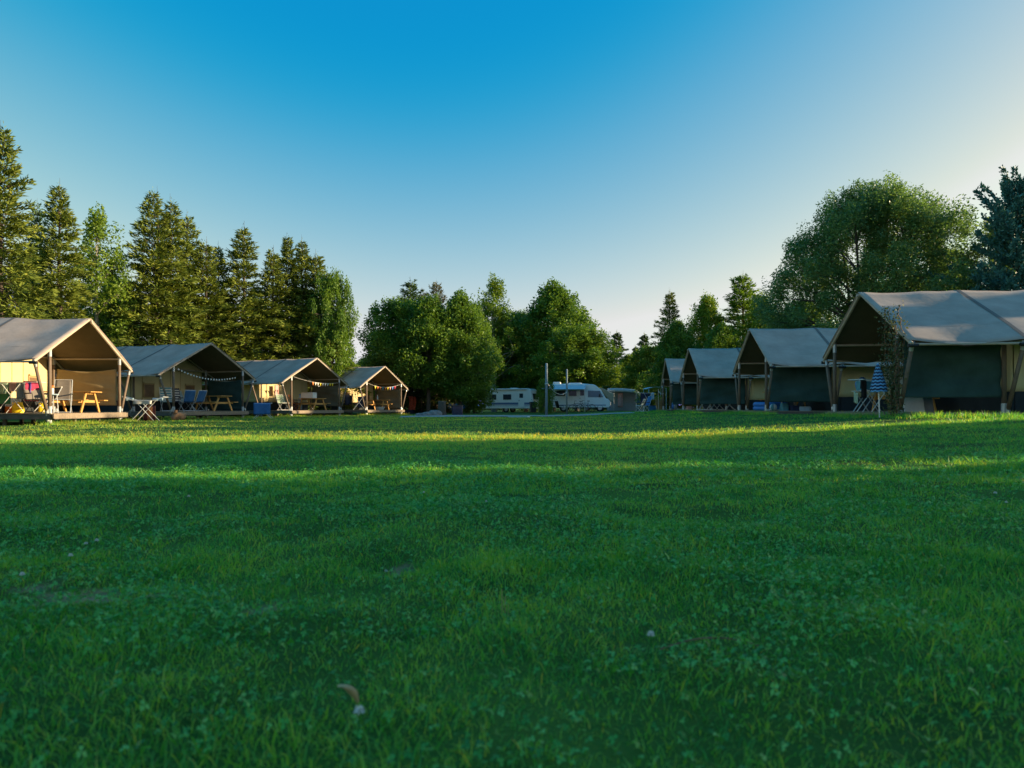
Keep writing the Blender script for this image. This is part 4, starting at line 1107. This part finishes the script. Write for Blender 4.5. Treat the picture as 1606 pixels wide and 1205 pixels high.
t = thing('board', 'pale leaning board under the green tarp of the nearest right tent', 'board', tl('K', .75, 1.35), TENTS['K']['rot'] + R(4))
MB().box((0, 0, .26), (.5, .03, .52), Matrix.Rotation(R(-14), 3, 'X')).build('panel', 'off_white', t, bevel=.06)
MB().box((.36, .1, .22), (.34, .03, .44), Matrix.Rotation(R(-14), 3, 'X')).build('second_panel', 'grey_cloth', t, bevel=.06)
# creeper
def creeper():
    rg = np.random.RandomState(9)
    t = thing('climbing_plant', 'sparse creeper climbing the front post of the nearest right tent', 'plant', tl('K', -.06, HK + .10, 0), TENTS['K']['rot'])
    segs = []; pos = []
    for k in range(9):
        p = np.array([rg.randn() * .05, rg.randn() * .12 - .05, 0.1])
        top = rg.uniform(1.2, 2.75) if k > 2 else 2.75
        while p[2] < top:
            q = p + np.array([rg.randn() * .03, rg.randn() * .05 - .012 * (1 if k % 2 else -1), .11])
            q[0] = np.clip(q[0], -.15, .05); q[1] = np.clip(q[1], -.42, .16)
            segs.append((p, q, .009, .008)); p = q
            for j in range(int(rg.uniform(6, 15))):
                pos.append(p + rg.randn(3) * np.array([.06, .10, .05]) + np.array([-.03, 0, 0]))
    pos = np.array(pos); n = len(pos)
    V, F = cards(pos, rg.randn(n, 3) + np.array([-.4, 0, .1]), .045 + .03 * rg.rand(n), .016 + .014 * rg.rand(n), rg)
    link('foliage', np_mesh('foliage', V, F, np.clip(rg.rand(n), 0, 1)), LEAF['creeper'], t)
    tv, tf = tubes_mesh(segs, 4)
    link('stem', np_mesh('stem', tv, tf), MAT['twig'], t)
creeper()
# tent L: paddling pool, frame, small colourful things
x, y, z = tl('L', .75, .15)
t = thing('paddling_pool', 'blue inflatable paddling pool on the second right porch', 'paddling pool', (x, y, z), 0)
for k in range(2): MB().ring((0, 0, .09 + k * .15), .58, .095, 'Z', 32, 10).build('air_ring', 'bright_blue', t, smooth=True)
MB().lathe([(.02, .02), (.55, .02), (.55, .035), (.02, .035)], n=24).build('floor', 'pale_blue', t)
t = thing('clothes_horse', 'pale blue upright clothes horse behind the paddling pool', 'drying rack', tl('L', 1.0, -.6), TENTS['L']['rot'] + R(60))
for e in (-.5, .5): MB().bar((e, 0, 0), (e, 0, .95), .05).build('leg', 'pale_blue', t)
m = MB()
for z in (.3, .6, .92): m.tube((-.5, 0, z), (.5, 0, z), .015)
m.build('rail', 'pale_blue', t)
MB().bar((-.5, 0, .95), (.65, -.35, .45), .03).build('brace', 'pale_blue', t)
for lab, x, n, mt, sz in (('teal swim bag under the second right tarp', .8, 1.7, 'teal', (.3, .3, .28)), ('navy bag under the second right tarp', 1.15, 1.75, 'navy', (.4, .3, .2)),
                          ('pale bag of toys under the second right tarp', 1.5, 1.75, 'pale_blue', (.5, .25, .16)), ('pink bag under the farthest right tarp', 1.2, 1.8, 'pink', (.4, .3, .22))):
    bag('beach_bag', lab, tl('L' if 'farthest' not in lab else 'O', x, n), 0, mt, sz)
def ball(label, loc, r, mat):
    t = thing('beach_ball', label, 'ball', loc, .3)
    for k in range(6):
        MB().grid(4, 10, lambda a, b_, k=k: (r * math.sin(math.pi * b_) * math.cos((k + a) * math.pi / 3), r * math.sin(math.pi * b_) * math.sin((k + a) * math.pi / 3), r - r * math.cos(math.pi * b_))).build('panel', mat if k % 2 else 'white', t, smooth=True)
ball('blue and white ball on the farthest right porch', tl('O', .35, 1.3), .22, 'bright_blue')
ball('teal and white ball under the second right tarp', tl('L', .45, 1.6), .13, 'teal')
# paper notice on the wall of tent L seen through the nearest porch
t = MB().box((0, 0, 0), (.015, .5, .36)).build('notice', 'off_white', None)
t.location = tl('L', 2.58, -.9, 1.75); t.rotation_euler = (0, 0, TENTS['L']['rot']); tag(t, 'pale paper sheet pinned to the second right tent wall', 'notice')

# ---- far gear between the campers and the right tents
def crect(px, D): x, y = P(px, D); return (x, y, gz(x, y))
d = dryer('tall rack of dark washing beside the farthest right tent', crect(1013, 50), R(20), h=1.35, wing=.3)
hang('dark blue washing on the tall rack', d, -.5, .1, -.1, .9, 'navy', 1.36, seed=31, cat='cloth')
hang('black washing on the tall rack', d, .12, .5, .1, 1.0, 'black', 1.36, seed=32, cat='cloth')
hang('pale washing on the wing of the tall rack', d, .4, .62, -.1, .5, 'pale_blue', 1.37, seed=33, cat='cloth')
chair('blue camping chair on the grass beside the tall rack', crect(1012, 46.5), R(200), 'blue', 'pale_blue', 1.05)
chair('pale blue chair farthest out on the grass by the awning', crect(1003, 47.5), R(150), 'pale_blue', 'alu', .9)
t = thing('water_tank', 'bright blue water tub standing on the grass', 'tub', crect(1025, 49), 0)
MB().lathe([(.28, 0), (.32, .02), (.36, .42), (.38, .43), (.34, .42), (.29, .05)]).build('body', 'bright_blue', t, smooth=True)
MB().ring((0, 0, .43), .37, .018, 'Z').build('rim', 'navy', t)
t = thing('sun_shelter', 'small pale blue sun shelter frame beside the blue tub', 'shelter', crect(1027, 52), .2)
for sx in (-.7, .7):
    for sy in (-.5, .5): MB().tube((sx, sy, 0), (sx, sy, 1.75), .025).build('pole', 'pale_blue', t)
MB().grid(8, 6, lambda a, b_: (-.75 + 1.5 * a, -.55 + 1.1 * b_, 1.76 + .12 * math.sin(math.pi * a) - .05 * math.sin(math.pi * b_))).build('cover', 'pale_blue', t, smooth=True, solid=.01)
def pampas():
    rg = np.random.RandomState(2); x, y, z = crect(1034, 46)
    t = thing('dry_plant', 'clump of dry yellow stalks beside the farthest right tent', 'plant', (x, y, z), 0)
    n = 160; a = rg.rand(n) * 6.283; r = .14 * rg.rand(n)
    pos = np.stack([r * np.cos(a), r * np.sin(a), 0 * a], -1)
    V, F = cards(pos, np.stack([np.cos(a) * .2, np.sin(a) * .2, 1 + 0 * a], -1), .5 + .6 * rg.rand(n), np.full(n, .02), rg)
    link('stalks', np_mesh('stalks', V, F, rg.rand(n)), MAT['straw'], t)
    n = 90; pos = np.stack([rg.randn(n) * .12, rg.randn(n) * .12, .8 + .25 * rg.rand(n)], -1)
    V, F = cards(pos, rg.randn(n, 3), np.full(n, .16), np.full(n, .03), rg)
    link('foliage', np_mesh('foliage', V, F, rg.rand(n)), LEAF['leaf_yellow'], t)
pampas()
# drying line at tent O
t = thing('washing_line', 'short washing line tied to the farthest right tent post', 'washing line', tl('O', -.3, -1.9, 0), TENTS['O']['rot'])
MB().path(cat_pts((0, 0, 1.6), (0, 3.6 * TENTS['O']['ns'], 1.35), .12, 8), .012, 5).build('cord', 'off_white', t)
MB().tube((0, 0, -.1), (0, 0, 1.7), .025).build('pole', 'pole_pale', t)

# ------------------------------------------------------------------ poles with a sagging rope
def pole(label, px, D, top, r, arm=True):
    x, y = P(px, D); z = gz(x, y); H = EYE + (HY - top) / F_PX * D - z
    t = thing('wooden_pole', label, 'pole', (x, y, z), 0, 'bare poles at the edge of the lawn')
    MB().tube((0, 0, -.2), (0, 0, H), r, r * .85, 10).build('shaft', 'pole_blue', t, smooth=True)
    if arm:
        MB().tube((-.28, 0, H * .53), (.24, 0, H * .53), .018).tube((.2, 0, H * .53), (.2, 0, H * .60), .03).build('crossbar', 'pole_blue', t)
    MB().tube((0, 0, H), (0, 0, H + .03), r * .95, r * .6).build('cap', 'metal', t)
    return (x, y, z, H)
p1 = pole('taller bare pole with a short crossbar at the lawn edge', 857, 41, 571, .085)
p2 = pole('thinner bare pole standing in front of the motorhome', 889, 49, 580, .07, False)
t = thing('rope', 'pale rope sagging between the two bare poles', 'rope', (0, 0, 0))
MB().path(cat_pts((p1[0] + .08, p1[1], p1[2] + p1[3] * .62), (p2[0], p2[1] - .07, p2[2] + p2[3] * .50), .38, 16), .022, 6).build('strand', 'rope', t)
MB().tube((p1[0] - .1, p1[1] - .09, p1[2] + p1[3] * .61), (p1[0] + .1, p1[1] - .09, p1[2] + p1[3] * .63), .03).build('knot', 'rope', t)

# ------------------------------------------------------------------ vehicles
def wheel(x, y, r, parent, w_=.19):
    t = MB().ring((x, y, r), r - .075, .085, 'Y', 24, 8, w_ / .17).build('wheel', 'tyre', parent, smooth=True)
    MB().ring((x, y - .02, r), r * .45, r * .16, 'Y', 20, 6, .6).ring((x, y - .02, r), r * .12, r * .12, 'Y', 12, 6, .6).build('rim', 'rim', t, smooth=True)
    m = MB()
    for k in range(6):
        a = k * math.pi / 3; m.bar((x, y - .05, r), (x + math.cos(a) * r * .5, y - .05, r + math.sin(a) * r * .5), .06)
    m.build('spoke', 'rim', t)
def rounded(prof, rad=.15, seg=4):
    out = []
    n = len(prof)
    for i in range(n):
        a, b_, c = Vector(prof[i - 1]), Vector(prof[i]), Vector(prof[(i + 1) % n])
        u, v = (a - b_), (c - b_)
        r_ = min(rad, u.length * .45, v.length * .45)
        p, q = b_ + u.normalized() * r_, b_ + v.normalized() * r_
        for k in range(seg + 1):
            f = k / seg
            out.append(tuple((1 - f) ** 2 * p + 2 * f * (1 - f) * b_ + f * f * q))
    return out
# caravan (tail end towards +X)
x, y = P(804, 72)
cv = thing('caravan', 'white touring caravan with a blue band half behind the trees', 'caravan', (x, y, gz(x, y)), R(-20))
prof = rounded([(-2.6, .42), (2.55, .42), (2.62, 1.0), (2.35, 2.35), (2.1, 2.5), (-2.2, 2.5), (-2.55, 2.2), (-2.75, 1.2)], .22)
MB().extr(prof, -1.1, 1.1).build('body', 'van_cream', cv, bevel=.05)
MB().box((-.05, -1.107, .93), (5.1, .012, .22)).box((-.05, -1.107, .70), (5.1, .012, .05)).build('band', 'van_band', cv)
for xx, ww, nm in ((-1.85, .85, 'window'), (-.2, .9, 'window')):
    f = MB().box((xx, -1.112, 1.62), (ww + .08, .02, .63)).build('window', 'white', cv, bevel=.03)
    MB().box((xx, -1.124, 1.62), (ww, .012, .55)).build('pane', 'glass', f, bevel=.02)
f = MB().box((1.35, -1.112, 1.35), (.66, .02, 1.66)).build('door', 'van_cream', cv, bevel=.03)
MB().box((1.35, -1.128, 1.75), (.4, .012, .45)).build('door_window', 'glass', f, bevel=.02)
MB().box((1.12, -1.13, 1.25), (.05, .03, .12)).build('handle', 'black', f)
f = MB().box((2.52, 0, 1.68), (.05, 1.5, .62), Matrix.Rotation(R(-11), 3, 'Y')).build('rear_window', 'glass', cv, bevel=.02)
for s in (-1, 1): MB().box((2.63, s * .85, .78), (.05, .30, .17)).build('tail_lamp', 'red_lamp', cv, bevel=.01)
MB().box((2.64, 0, .5), (.08, 2.1, .16)).build('bumper', 'white', cv, bevel=.02)
MB().box((.2, 0, 2.54), (.7, .7, .10)).build('roof_hatch', 'white', cv, bevel=.03)
MB().box((-.05, -1.16, 2.40), (4.0, .10, .08)).build('awning_rail', 'alu', cv)
for s in (-1, 1): wheel(-.35, s * 1.0, .33, cv)
MB().bar((-2.6, 0, .45), (-3.7, 0, .45), .1).tube((-3.5, 0, 0), (-3.5, 0, .5), .04).build('drawbar', 'metal', cv)
# awning sheet beside the caravan
x, y = P(832, 74)
t = thing('awning_canopy', 'pale pinkish awning canopy stretched beside the caravan tail', 'awning', (x, y, gz(x, y)), R(-15))
MB().grid(10, 6, lambda a, b_: (-.9 + 1.7 * a, -.8 + 1.6 * b_, 2.35 - .75 * a - .10 * math.sin(math.pi * a))).build('cover', 'off_white', t, smooth=True, solid=.01)
for s in (-.75, .75): MB().tube((.75, s, 0), (.75, s, 1.68), .02).build('pole', 'alu', t)
MB().grid(8, 8, lambda a, b_: (-.55 + .5 * a + .04 * math.sin(a * 12), -.75, .1 + b_ * 1.95)).build('side_curtain', 'pink', t, smooth=True, solid=.01)
x, y = P(836, 66)
t = thing('wheelie_bin', 'dark wheelie bin between the caravan and the bare pole', 'bin', (x, y, gz(x, y)), .2)
MB().add([(-.24, -.26, .06), (.24, -.26, .06), (.24, .26, .06), (-.24, .26, .06), (-.29, -.32, 1.0), (.29, -.32, 1.0), (.29, .32, 1.0), (-.29, .32, 1.0)], [(3, 2, 1, 0), (4, 5, 6, 7), (0, 1, 5, 4), (1, 2, 6, 5), (2, 3, 7, 6), (3, 0, 4, 7)]).build('body', 'black', t, bevel=.02)
MB().box((0, 0, 1.04), (.62, .70, .07)).build('lid', 'navy', t, bevel=.02)
for s in (-1, 1): MB().ring((s * .24, .25, .09), .06, .03, 'X').build('wheel', 'tyre', t)

# motorhome (nose towards +X)
x, y = P(912, 64)
mh = thing('motorhome', 'white motorhome with a rounded nose and open side awning', 'motorhome', (x, y, gz(x, y)), R(-9))
prof = rounded([(-2.85, .42), (2.62, .38), (2.72, .75), (2.60, 1.08), (2.25, 1.26), (1.85, 2.02), (1.30, 2.50), (.2, 2.62), (-2.75, 2.58), (-2.88, 2.3)], .20)
MB().extr(prof, -1.08, 1.08).build('body', 'van_white', mh, bevel=.06)
wsr = math.atan2(2.02 - 1.26, 2.25 - 1.85)
MB().box((2.10, 0, 1.66), (.74, 1.8, .03), Matrix.Rotation(wsr, 3, 'Y')).build('windscreen', 'glass_blue', mh, bevel=.01)
MB().extr([(.65, 1.35), (2.05, 1.35), (1.75, 1.93), (.65, 1.96)], -1.095, -1.083).build('cab_window', 'glass_blue', mh)
for xx, ww in ((-1.9, .9), (-.75, .7)):
    f = MB().box((xx, -1.09, 1.72), (ww + .08, .02, .58)).build('window', 'white', mh, bevel=.03)
    MB().box((xx, -1.103, 1.72), (ww, .012, .5)).build('pane', 'glass', f, bevel=.02)
f = MB().box((.12, -1.09, 1.35), (.60, .02, 1.75)).build('door', 'van_white', mh, bevel=.03)
MB().box((.12, -1.104, 1.75), (.36, .012, .5)).build('door_window', 'glass', f)
MB().box((-.08, -1.106, 1.25), (.04, .03, .12)).build('handle', 'black', f)
MB().box((-.6, 0, 2.64), (1.2, .8, .14)).build('roof_hatch', 'white', mh, bevel=.05)
MB().box((-2.3, 0, 2.68), (.7, .9, .24)).build('roof_box', 'white', mh, bevel=.08)
aw = MB().box((-1.0, -1.16, 2.45), (3.0, .14, .14)).build('awning', 'white', mh, bevel=.03)
MB().grid(12, 6, lambda a, b_: (-2.5 + 3.0 * a, -1.22 - 1.7 * b_, 2.46 - .42 * b_ - .05 * math.sin(math.pi * b_))).build('awning_cloth', 'pale_blue', aw, smooth=True, solid=.01)
for xx in (-2.45, .45): MB().tube((xx, -2.9, 0), (xx, -2.9, 2.02), .022).build('awning_leg', 'alu', aw)
for xx in (-1.6, 1.75):
    for s in (-1, 1): wheel(xx, s * .99, .35, mh)
m = MB()
MB().box((2.66, 0, .50), (.16, 2.05, .22)).build('bumper', 'van_band', mh, bevel=.04)
for s in (-1, 1):
    MB().box((2.66, s * .82, .86), (.10, .30, .20)).build('headlight', 'clear_lamp', mh, bevel=.03)
    MB().box((1.72, s * 1.22, 1.5), (.12, .22, .30)).build('mirror', 'black', mh, bevel=.03)
MB().box((-.2, -1.084, .62), (5.0, .012, .08)).build('band', 'van_band', mh)

# second motorhome nose / folded white sheet and grey awning tent
x, y = P(951, 68)
t = thing('parasol_screen', 'tilted white sun sail between the motorhome and the grey awning', 'sun sail', (x, y, gz(x, y)), R(-10))
MB().grid(8, 8, lambda a, b_: (-.7 + 1.5 * a, -.4 + .5 * b_, 2.3 - .55 * a - .95 * b_ * (.4 + .6 * a) + .06 * math.sin(6 * a))).build('cloth', 'off_white', t, smooth=True, solid=.01)
MB().tube((.75, -.3, 0), (.75, -.3, 1.8), .02).build('pole', 'alu', t)
x, y = P(982, 69)
t = thing('awning_tent', 'grey blue awning tent with dark open front', 'tent', (x, y, gz(x, y)), R(-6))
def aroof(xx): return 2.25 - .035 * (xx + 1.2) ** 2 - (0 if xx < .9 else (xx - .9) ** 1.3 * 1.15)
MB().grid(24, 8, lambda a, b_: (-1.9 + 4.2 * a, -1.1 + 2.2 * b_, max(.05, aroof(-1.9 + 4.2 * a)) - .10 * b_ * 0)).build('roof', 'awning_grey', t, smooth=True, solid=.015)
MB().grid(20, 4, lambda a, b_: (-1.9 + 4.0 * a, 1.1, max(.03, aroof(-1.9 + 4.0 * a)) * b_)).build('rear_wall', 'awning_grey', t, solid=.01)
MB().add([(.95, -1.1, 0), (2.25, -1.1, 0), (1.75, -1.1, 1.15), (.95, -1.1, 1.95)], [(0, 1, 2, 3)]).build('front_panel', 'glass_blue', t, solid=.01)
MB().grid(24, 1, lambda a, b_: (-1.9 + 4.15 * a, -1.115, max(.06, aroof(-1.9 + 4.15 * a)) - (1 - b_) * .34 * min(1, max(.05, aroof(-1.9 + 4.15 * a) / .8)))).build('valance', 'pale_blue', t, smooth=True, solid=.01)
for xx in (-1.85, .92): MB().tube((xx, -1.12, 0), (xx, -1.12, aroof(xx)), .03).build('pole', 'alu', t)
x, y = P(973, 68.6)
o = MB().grid(6, 8, lambda a, b_: (-.25 + .5 * a, .03 * math.sin(9 * a), 1.45 * b_)).build('hanging_sheet', 'pink', None, smooth=True, solid=.01)
o.location = (x, y, gz(x, y) + .35); tag(o, 'pale cloth hanging inside the grey awning tent', 'cloth')

# bicycles
def bike(label, px, D, rot, col):
    x, y = P(px, D)
    t = thing('bicycle', label, 'bicycle', (x, y, gz(x, y) - .0), rot, 'bicycles beside the motorhome')
    for xx in (-.52, .52):
        wh = MB().ring((xx, 0, .345), .325, .022, 'Y', 28, 6).build('wheel', 'tyre', t)
        m = MB()
        for k in range(8):
            a = k * math.pi / 4; m.tube((xx, 0, .345), (xx + .31 * math.cos(a), 0, .345 + .31 * math.sin(a)), .003, n=4)
        m.build('spoke', 'rim', wh)
    MB().path([(-.52, 0, .345), (-.08, 0, .32), (.36, 0, .78), (-.18, 0, .80), (-.08, 0, .32)], .02).path([(-.52, 0, .345), (-.18, 0, .80)], .014).path([(.52, 0, .345), (.36, 0, .78), (.32, 0, .98)], .018).build('frame', col, t)
    MB().path([(.18, -.28, 1.0), (.32, -.18, 1.02), (.32, .18, 1.02), (.18, .28, 1.0)], .016).build('handlebar', 'black', t)
    MB().tube((-.18, 0, .80), (-.21, 0, .95), .014).box((-.22, 0, .97), (.26, .15, .05)).build('saddle', 'black', t, bevel=.02)
    MB().ring((-.08, 0, .32), .09, .012, 'Y', 16, 5).bar((-.08, -.08, .32), (.02, -.08, .2), .02).bar((-.08, .08, .32), (-.18, .08, .44), .02).build('crank', 'metal', t)
bike('dark bicycle parked at the middle of the motorhome side', 907, 60.5, R(170), 'black')
bike('dark blue bicycle parked behind the motorhome front wheel', 919, 60, R(165), 'navy')
chair('dark chair leaning in front of the motorhome rear', crect(878, 59), R(30), 'black', 'black', 1.05)

# cars behind the left trunks
def car(label, px, D, rot):
    x, y = P(px, D)
    t = thing('parked_car', label, 'car', (x, y, gz(x, y)), rot, 'blue cars parked behind the trees')
    low = rounded([(-2.0, .28), (2.0, .28), (2.05, .62), (1.9, .82), (.95, .94), (-1.75, .98), (-2.02, .8)], .10)
    MB().extr(low, -.84, .84).build('body', 'car_blue', t, bevel=.06)
    top = rounded([(-1.65, .96), (.98, .92), (.35, 1.40), (-.2, 1.47), (-1.1, 1.45), (-1.5, 1.25)], .12)
    MB().extr(top, -.72, .72).build('roof', 'car_blue', t, bevel=.06)
    for s in (-1, 1):
        MB().extr([(-1.35, 1.0), (-.35, .99), (-.35, 1.38), (-1.02, 1.37)], s * .722, s * .735).build('window', 'glass', t)
        MB().extr([(-.27, .99), (.75, .97), (.28, 1.32), (-.27, 1.38)], s * .722, s * .735).build('window', 'glass', t)
    MB().box((.68, 0, 1.17), (.74, 1.25, .02), Matrix.Rotation(math.atan2(.48, .63), 3, 'Y')).build('windscreen', 'glass', t)
    for xx in (-1.25, 1.3):
        for s in (-1, 1): wheel(xx, s * .76, .31, t)
    for s in (-1, 1):
        MB().box((1.97, s * .6, .68), (.14, .32, .13)).build('headlight', 'clear_lamp', t, bevel=.03)
        MB().box((-1.99, s * .65, .78), (.1, .25, .14)).build('tail_lamp', 'red_lamp', t, bevel=.03)
    return t
c0 = car('blue car parked behind the dark trunks', 683, 80, R(-25))
x, y = P(712, 76); dup(c0, (x, y, gz(x, y)), R(160), 'second blue car, partly hidden by the dark trunk near the caravan')

# coral cloth and dark thing between tent E and the trunks
x, y = P(647, 60)
t = thing('washing_line', 'short line strung between trunks right of the farthest left tent', 'washing line', (x, y, gz(x, y)), 0)
for s in (-.8, .8): MB().tube((s, 0, 0), (s, 0, 1.6), .03).build('pole', 'post', t)
MB().path(cat_pts((-.8, 0, 1.55), (.8, 0, 1.55), .06, 6), .01, 5).build('cord', 'off_white', t)
o = MB().grid(12, 14, lambda a, b_: (-.34 + .62 * a + .06 * math.sin(b_ * 4), .05 * math.sin(a * 11 + b_ * 2), 1.52 - 1.2 * b_)).build('beach_towel', 'coral', None, smooth=True, solid=.012)
o.location = (x, y - .02, gz(x, y)); tag(o, 'mottled coral towel hanging right of the farthest left tent', 'towel')
bag('duffel_bag', 'dark bag on the ground under the coral towel', (x - .2, y - .5, gz(x, y)), .2, 'navy', (.9, .4, .32), handle=True)
# rocks at the end of the path
def rock(label, px, D, sx, sz, seed):
    x, y = P(px, D); rg = random.Random(seed); q = [rg.random() * 6 for _ in range(6)]
    def fn(a, b_):
        an = 2 * math.pi * a; th = math.pi * b_
        k = 1 + .14 * math.sin(2 * an + q[0]) * math.sin(th) + .10 * math.sin(3 * an + q[1] + 2 * th) * math.sin(th) + .06 * math.sin(7 * an + 5 * th + q[2]) * math.sin(th)
        return (sx * k * math.sin(th) * math.cos(an), sx * .8 * k * math.sin(th) * math.sin(an), sz * .35 - sz * .75 * k * math.cos(th))
    o = MB().grid(22, 14, fn).build('boulder', 'rock', None, smooth=False)
    o.location = (x, y, gz(x, y)); tag(o, label, 'boulder', 'grey boulders at the path end')
rock('small grey boulder, left one of the three by the path', 659, 40.5, .26, .19, 1)
rock('grey boulder between the two other boulders by the path', 669, 40, .32, .25, 2)
rock('largest grey boulder at the left end of the gravel path', 681, 40.3, .40, .34, 3)
# stump and post by the trunks
x, y = P(693, 43)
t = thing('tree_stump', 'dark cut tree stump behind the boulders', 'stump', (x, y, gz(x, y)), 0)
MB().lathe([(.34, -.1), (.30, .1), (.25, .35), (.25, .9), (.22, .92)], n=14).build('trunk', 'bark', t, smooth=True)
MB().lathe([(.02, .921), (.215, .921), (.21, .93), (.02, .932)], n=14).build('cut_face', 'straw', t)
x, y = P(717, 47)
t = thing('storage_crate', 'dark blue storage crate under the trees', 'crate', (x, y, gz(x, y)), .15)
MB().box((0, 0, .32), (.7, .6, .64)).build('body', 'navy', t, bevel=.03)
MB().box((0, 0, .67), (.74, .64, .07)).build('lid', 'black', t, bevel=.03)
# trunks of the clump standing close to the path
# garden hose end and pale stones on the lawn edge
x, y = P(812, 36)
t = thing('garden_hose', 'short piece of pale blue hose lying on the lawn', 'hose', (x, y, gz(x, y) + .03), 0)
MB().path([(-.5 + .1 * k, .12 * math.sin(k * 1.1), .02) for k in range(11)], .025, 6).build('tube', 'pale_blue', t)
MB().tube((.5, .12 * math.sin(11), .02), (.62, .0, .02), .035).build('nozzle', 'white', t)

# ------------------------------------------------------------------ small things on the near lawn
def lawn_pt(px, py):
    D = EYE * F_PX / (py - HY)
    for _ in range(6):
        x, y = P(px, D); D = (EYE - gz(x, y) - .03) * F_PX / (py - HY)
    x, y = P(px, D); return x, y, gz(x, y)
fl = None
FL = [(560, 1140, 'biggest white clover flower at the bottom of the lawn'), (606, 876, 'white clover flower beside the dark hollow'), (136, 857, 'white clover flower, left one of the pair left of the bare patch'),
      (153, 854, 'white clover flower, right one of the pair left of the bare patch'), (109, 880, 'single white clover flower below the pair'), (33, 910, 'white clover flower near the left edge'),
      (762, 790, 'white clover flower high in the middle of the lawn'), (1562, 780, 'white clover flower near the right edge'), (1578, 792, 'lower white clover flower near the right edge'),
      (1022, 1012, 'white clover flower beside the curved twig'), (297, 783, 'far white clover flower left of the middle'), (664, 780, 'tiny far white clover flower in the middle')]
for px, py, lab in FL:
    x, y, z = lawn_pt(px, py)
    if fl is None:
        fl = thing('clover_flower', lab, 'flower', (x, y, z), 0, 'white clover flowers in the lawn')
        MB().tube((0, 0, -.01), (.004, 0, .055), .0012, n=5).build('stem', LEAF['grass'], fl)
        rg = np.random.RandomState(4); n = 70
        d_ = rg.randn(n, 3); d_[:, 2] = np.abs(d_[:, 2]) * 1.1 - .25
        d_ /= np.linalg.norm(d_, axis=1, keepdims=True)
        V, F = cards(np.array([[.004, 0, .056]]) + d_ * .002, d_, .007 + .003 * rg.rand(n), np.full(n, .0016), rg)
        link('flower_head', np_mesh('flower_head', V, F, rg.rand(n)), MAT['petal'], fl)
    else:
        dup(fl, (x, y, z), random.uniform(0, 6), lab, scale=(random.uniform(.7, 1.0),) * 3)
x, y, z = lawn_pt(553, 1100)
o = MB().grid(8, 14, lambda a, b_: ((a - .5) * .015 * math.sin(math.pi * min(1, b_ * .93 + .05)) ** .8 + .012 - .026 * b_ ** 2.2, .007 * math.cos(b_ * 4) + .010 * (a - .5) ** 2 * 4, .004 + .066 * b_ - .016 * b_ ** 4)).build('dry_leaf', 'straw', None, smooth=True, solid=.0006)
o.location = (x, y, z + .012); o.rotation_euler = (0, R(-14), .3); tag(o, 'curled dry brown leaf caught in the near grass', 'leaf')
t = thing('twig', 'thin curved brown twig lying in the near grass', 'twig', (0, 0, 0))
pts = []
for k in range(13):
    f = k / 12; px = 1035 + 155 * f; py = 1022 - 17 * math.sin(math.pi * f * .95) - 3 * f
    x, y, z = lawn_pt(px, py); pts.append((x, y, z + .035))
MB().path(pts, .0018, 6).build('stem', 'twig', t)
MB().path([pts[5], (pts[5][0] + .02, pts[5][1] - .03, pts[5][2] + .01)], .001, 5).build('side_shoot', 'twig', t)
x, y, z = lawn_pt(788, 950)
t = thing('dry_stalk', 'upright dry straw coloured stalks in the middle of the lawn', 'stalk', (x, y, z), 0)
for k in range(3): MB().tube((k * .008, 0, 0), (k * .009 - .002, .003, .075 - .02 * k), .0016, .001, 5).build('stem', 'straw', t)
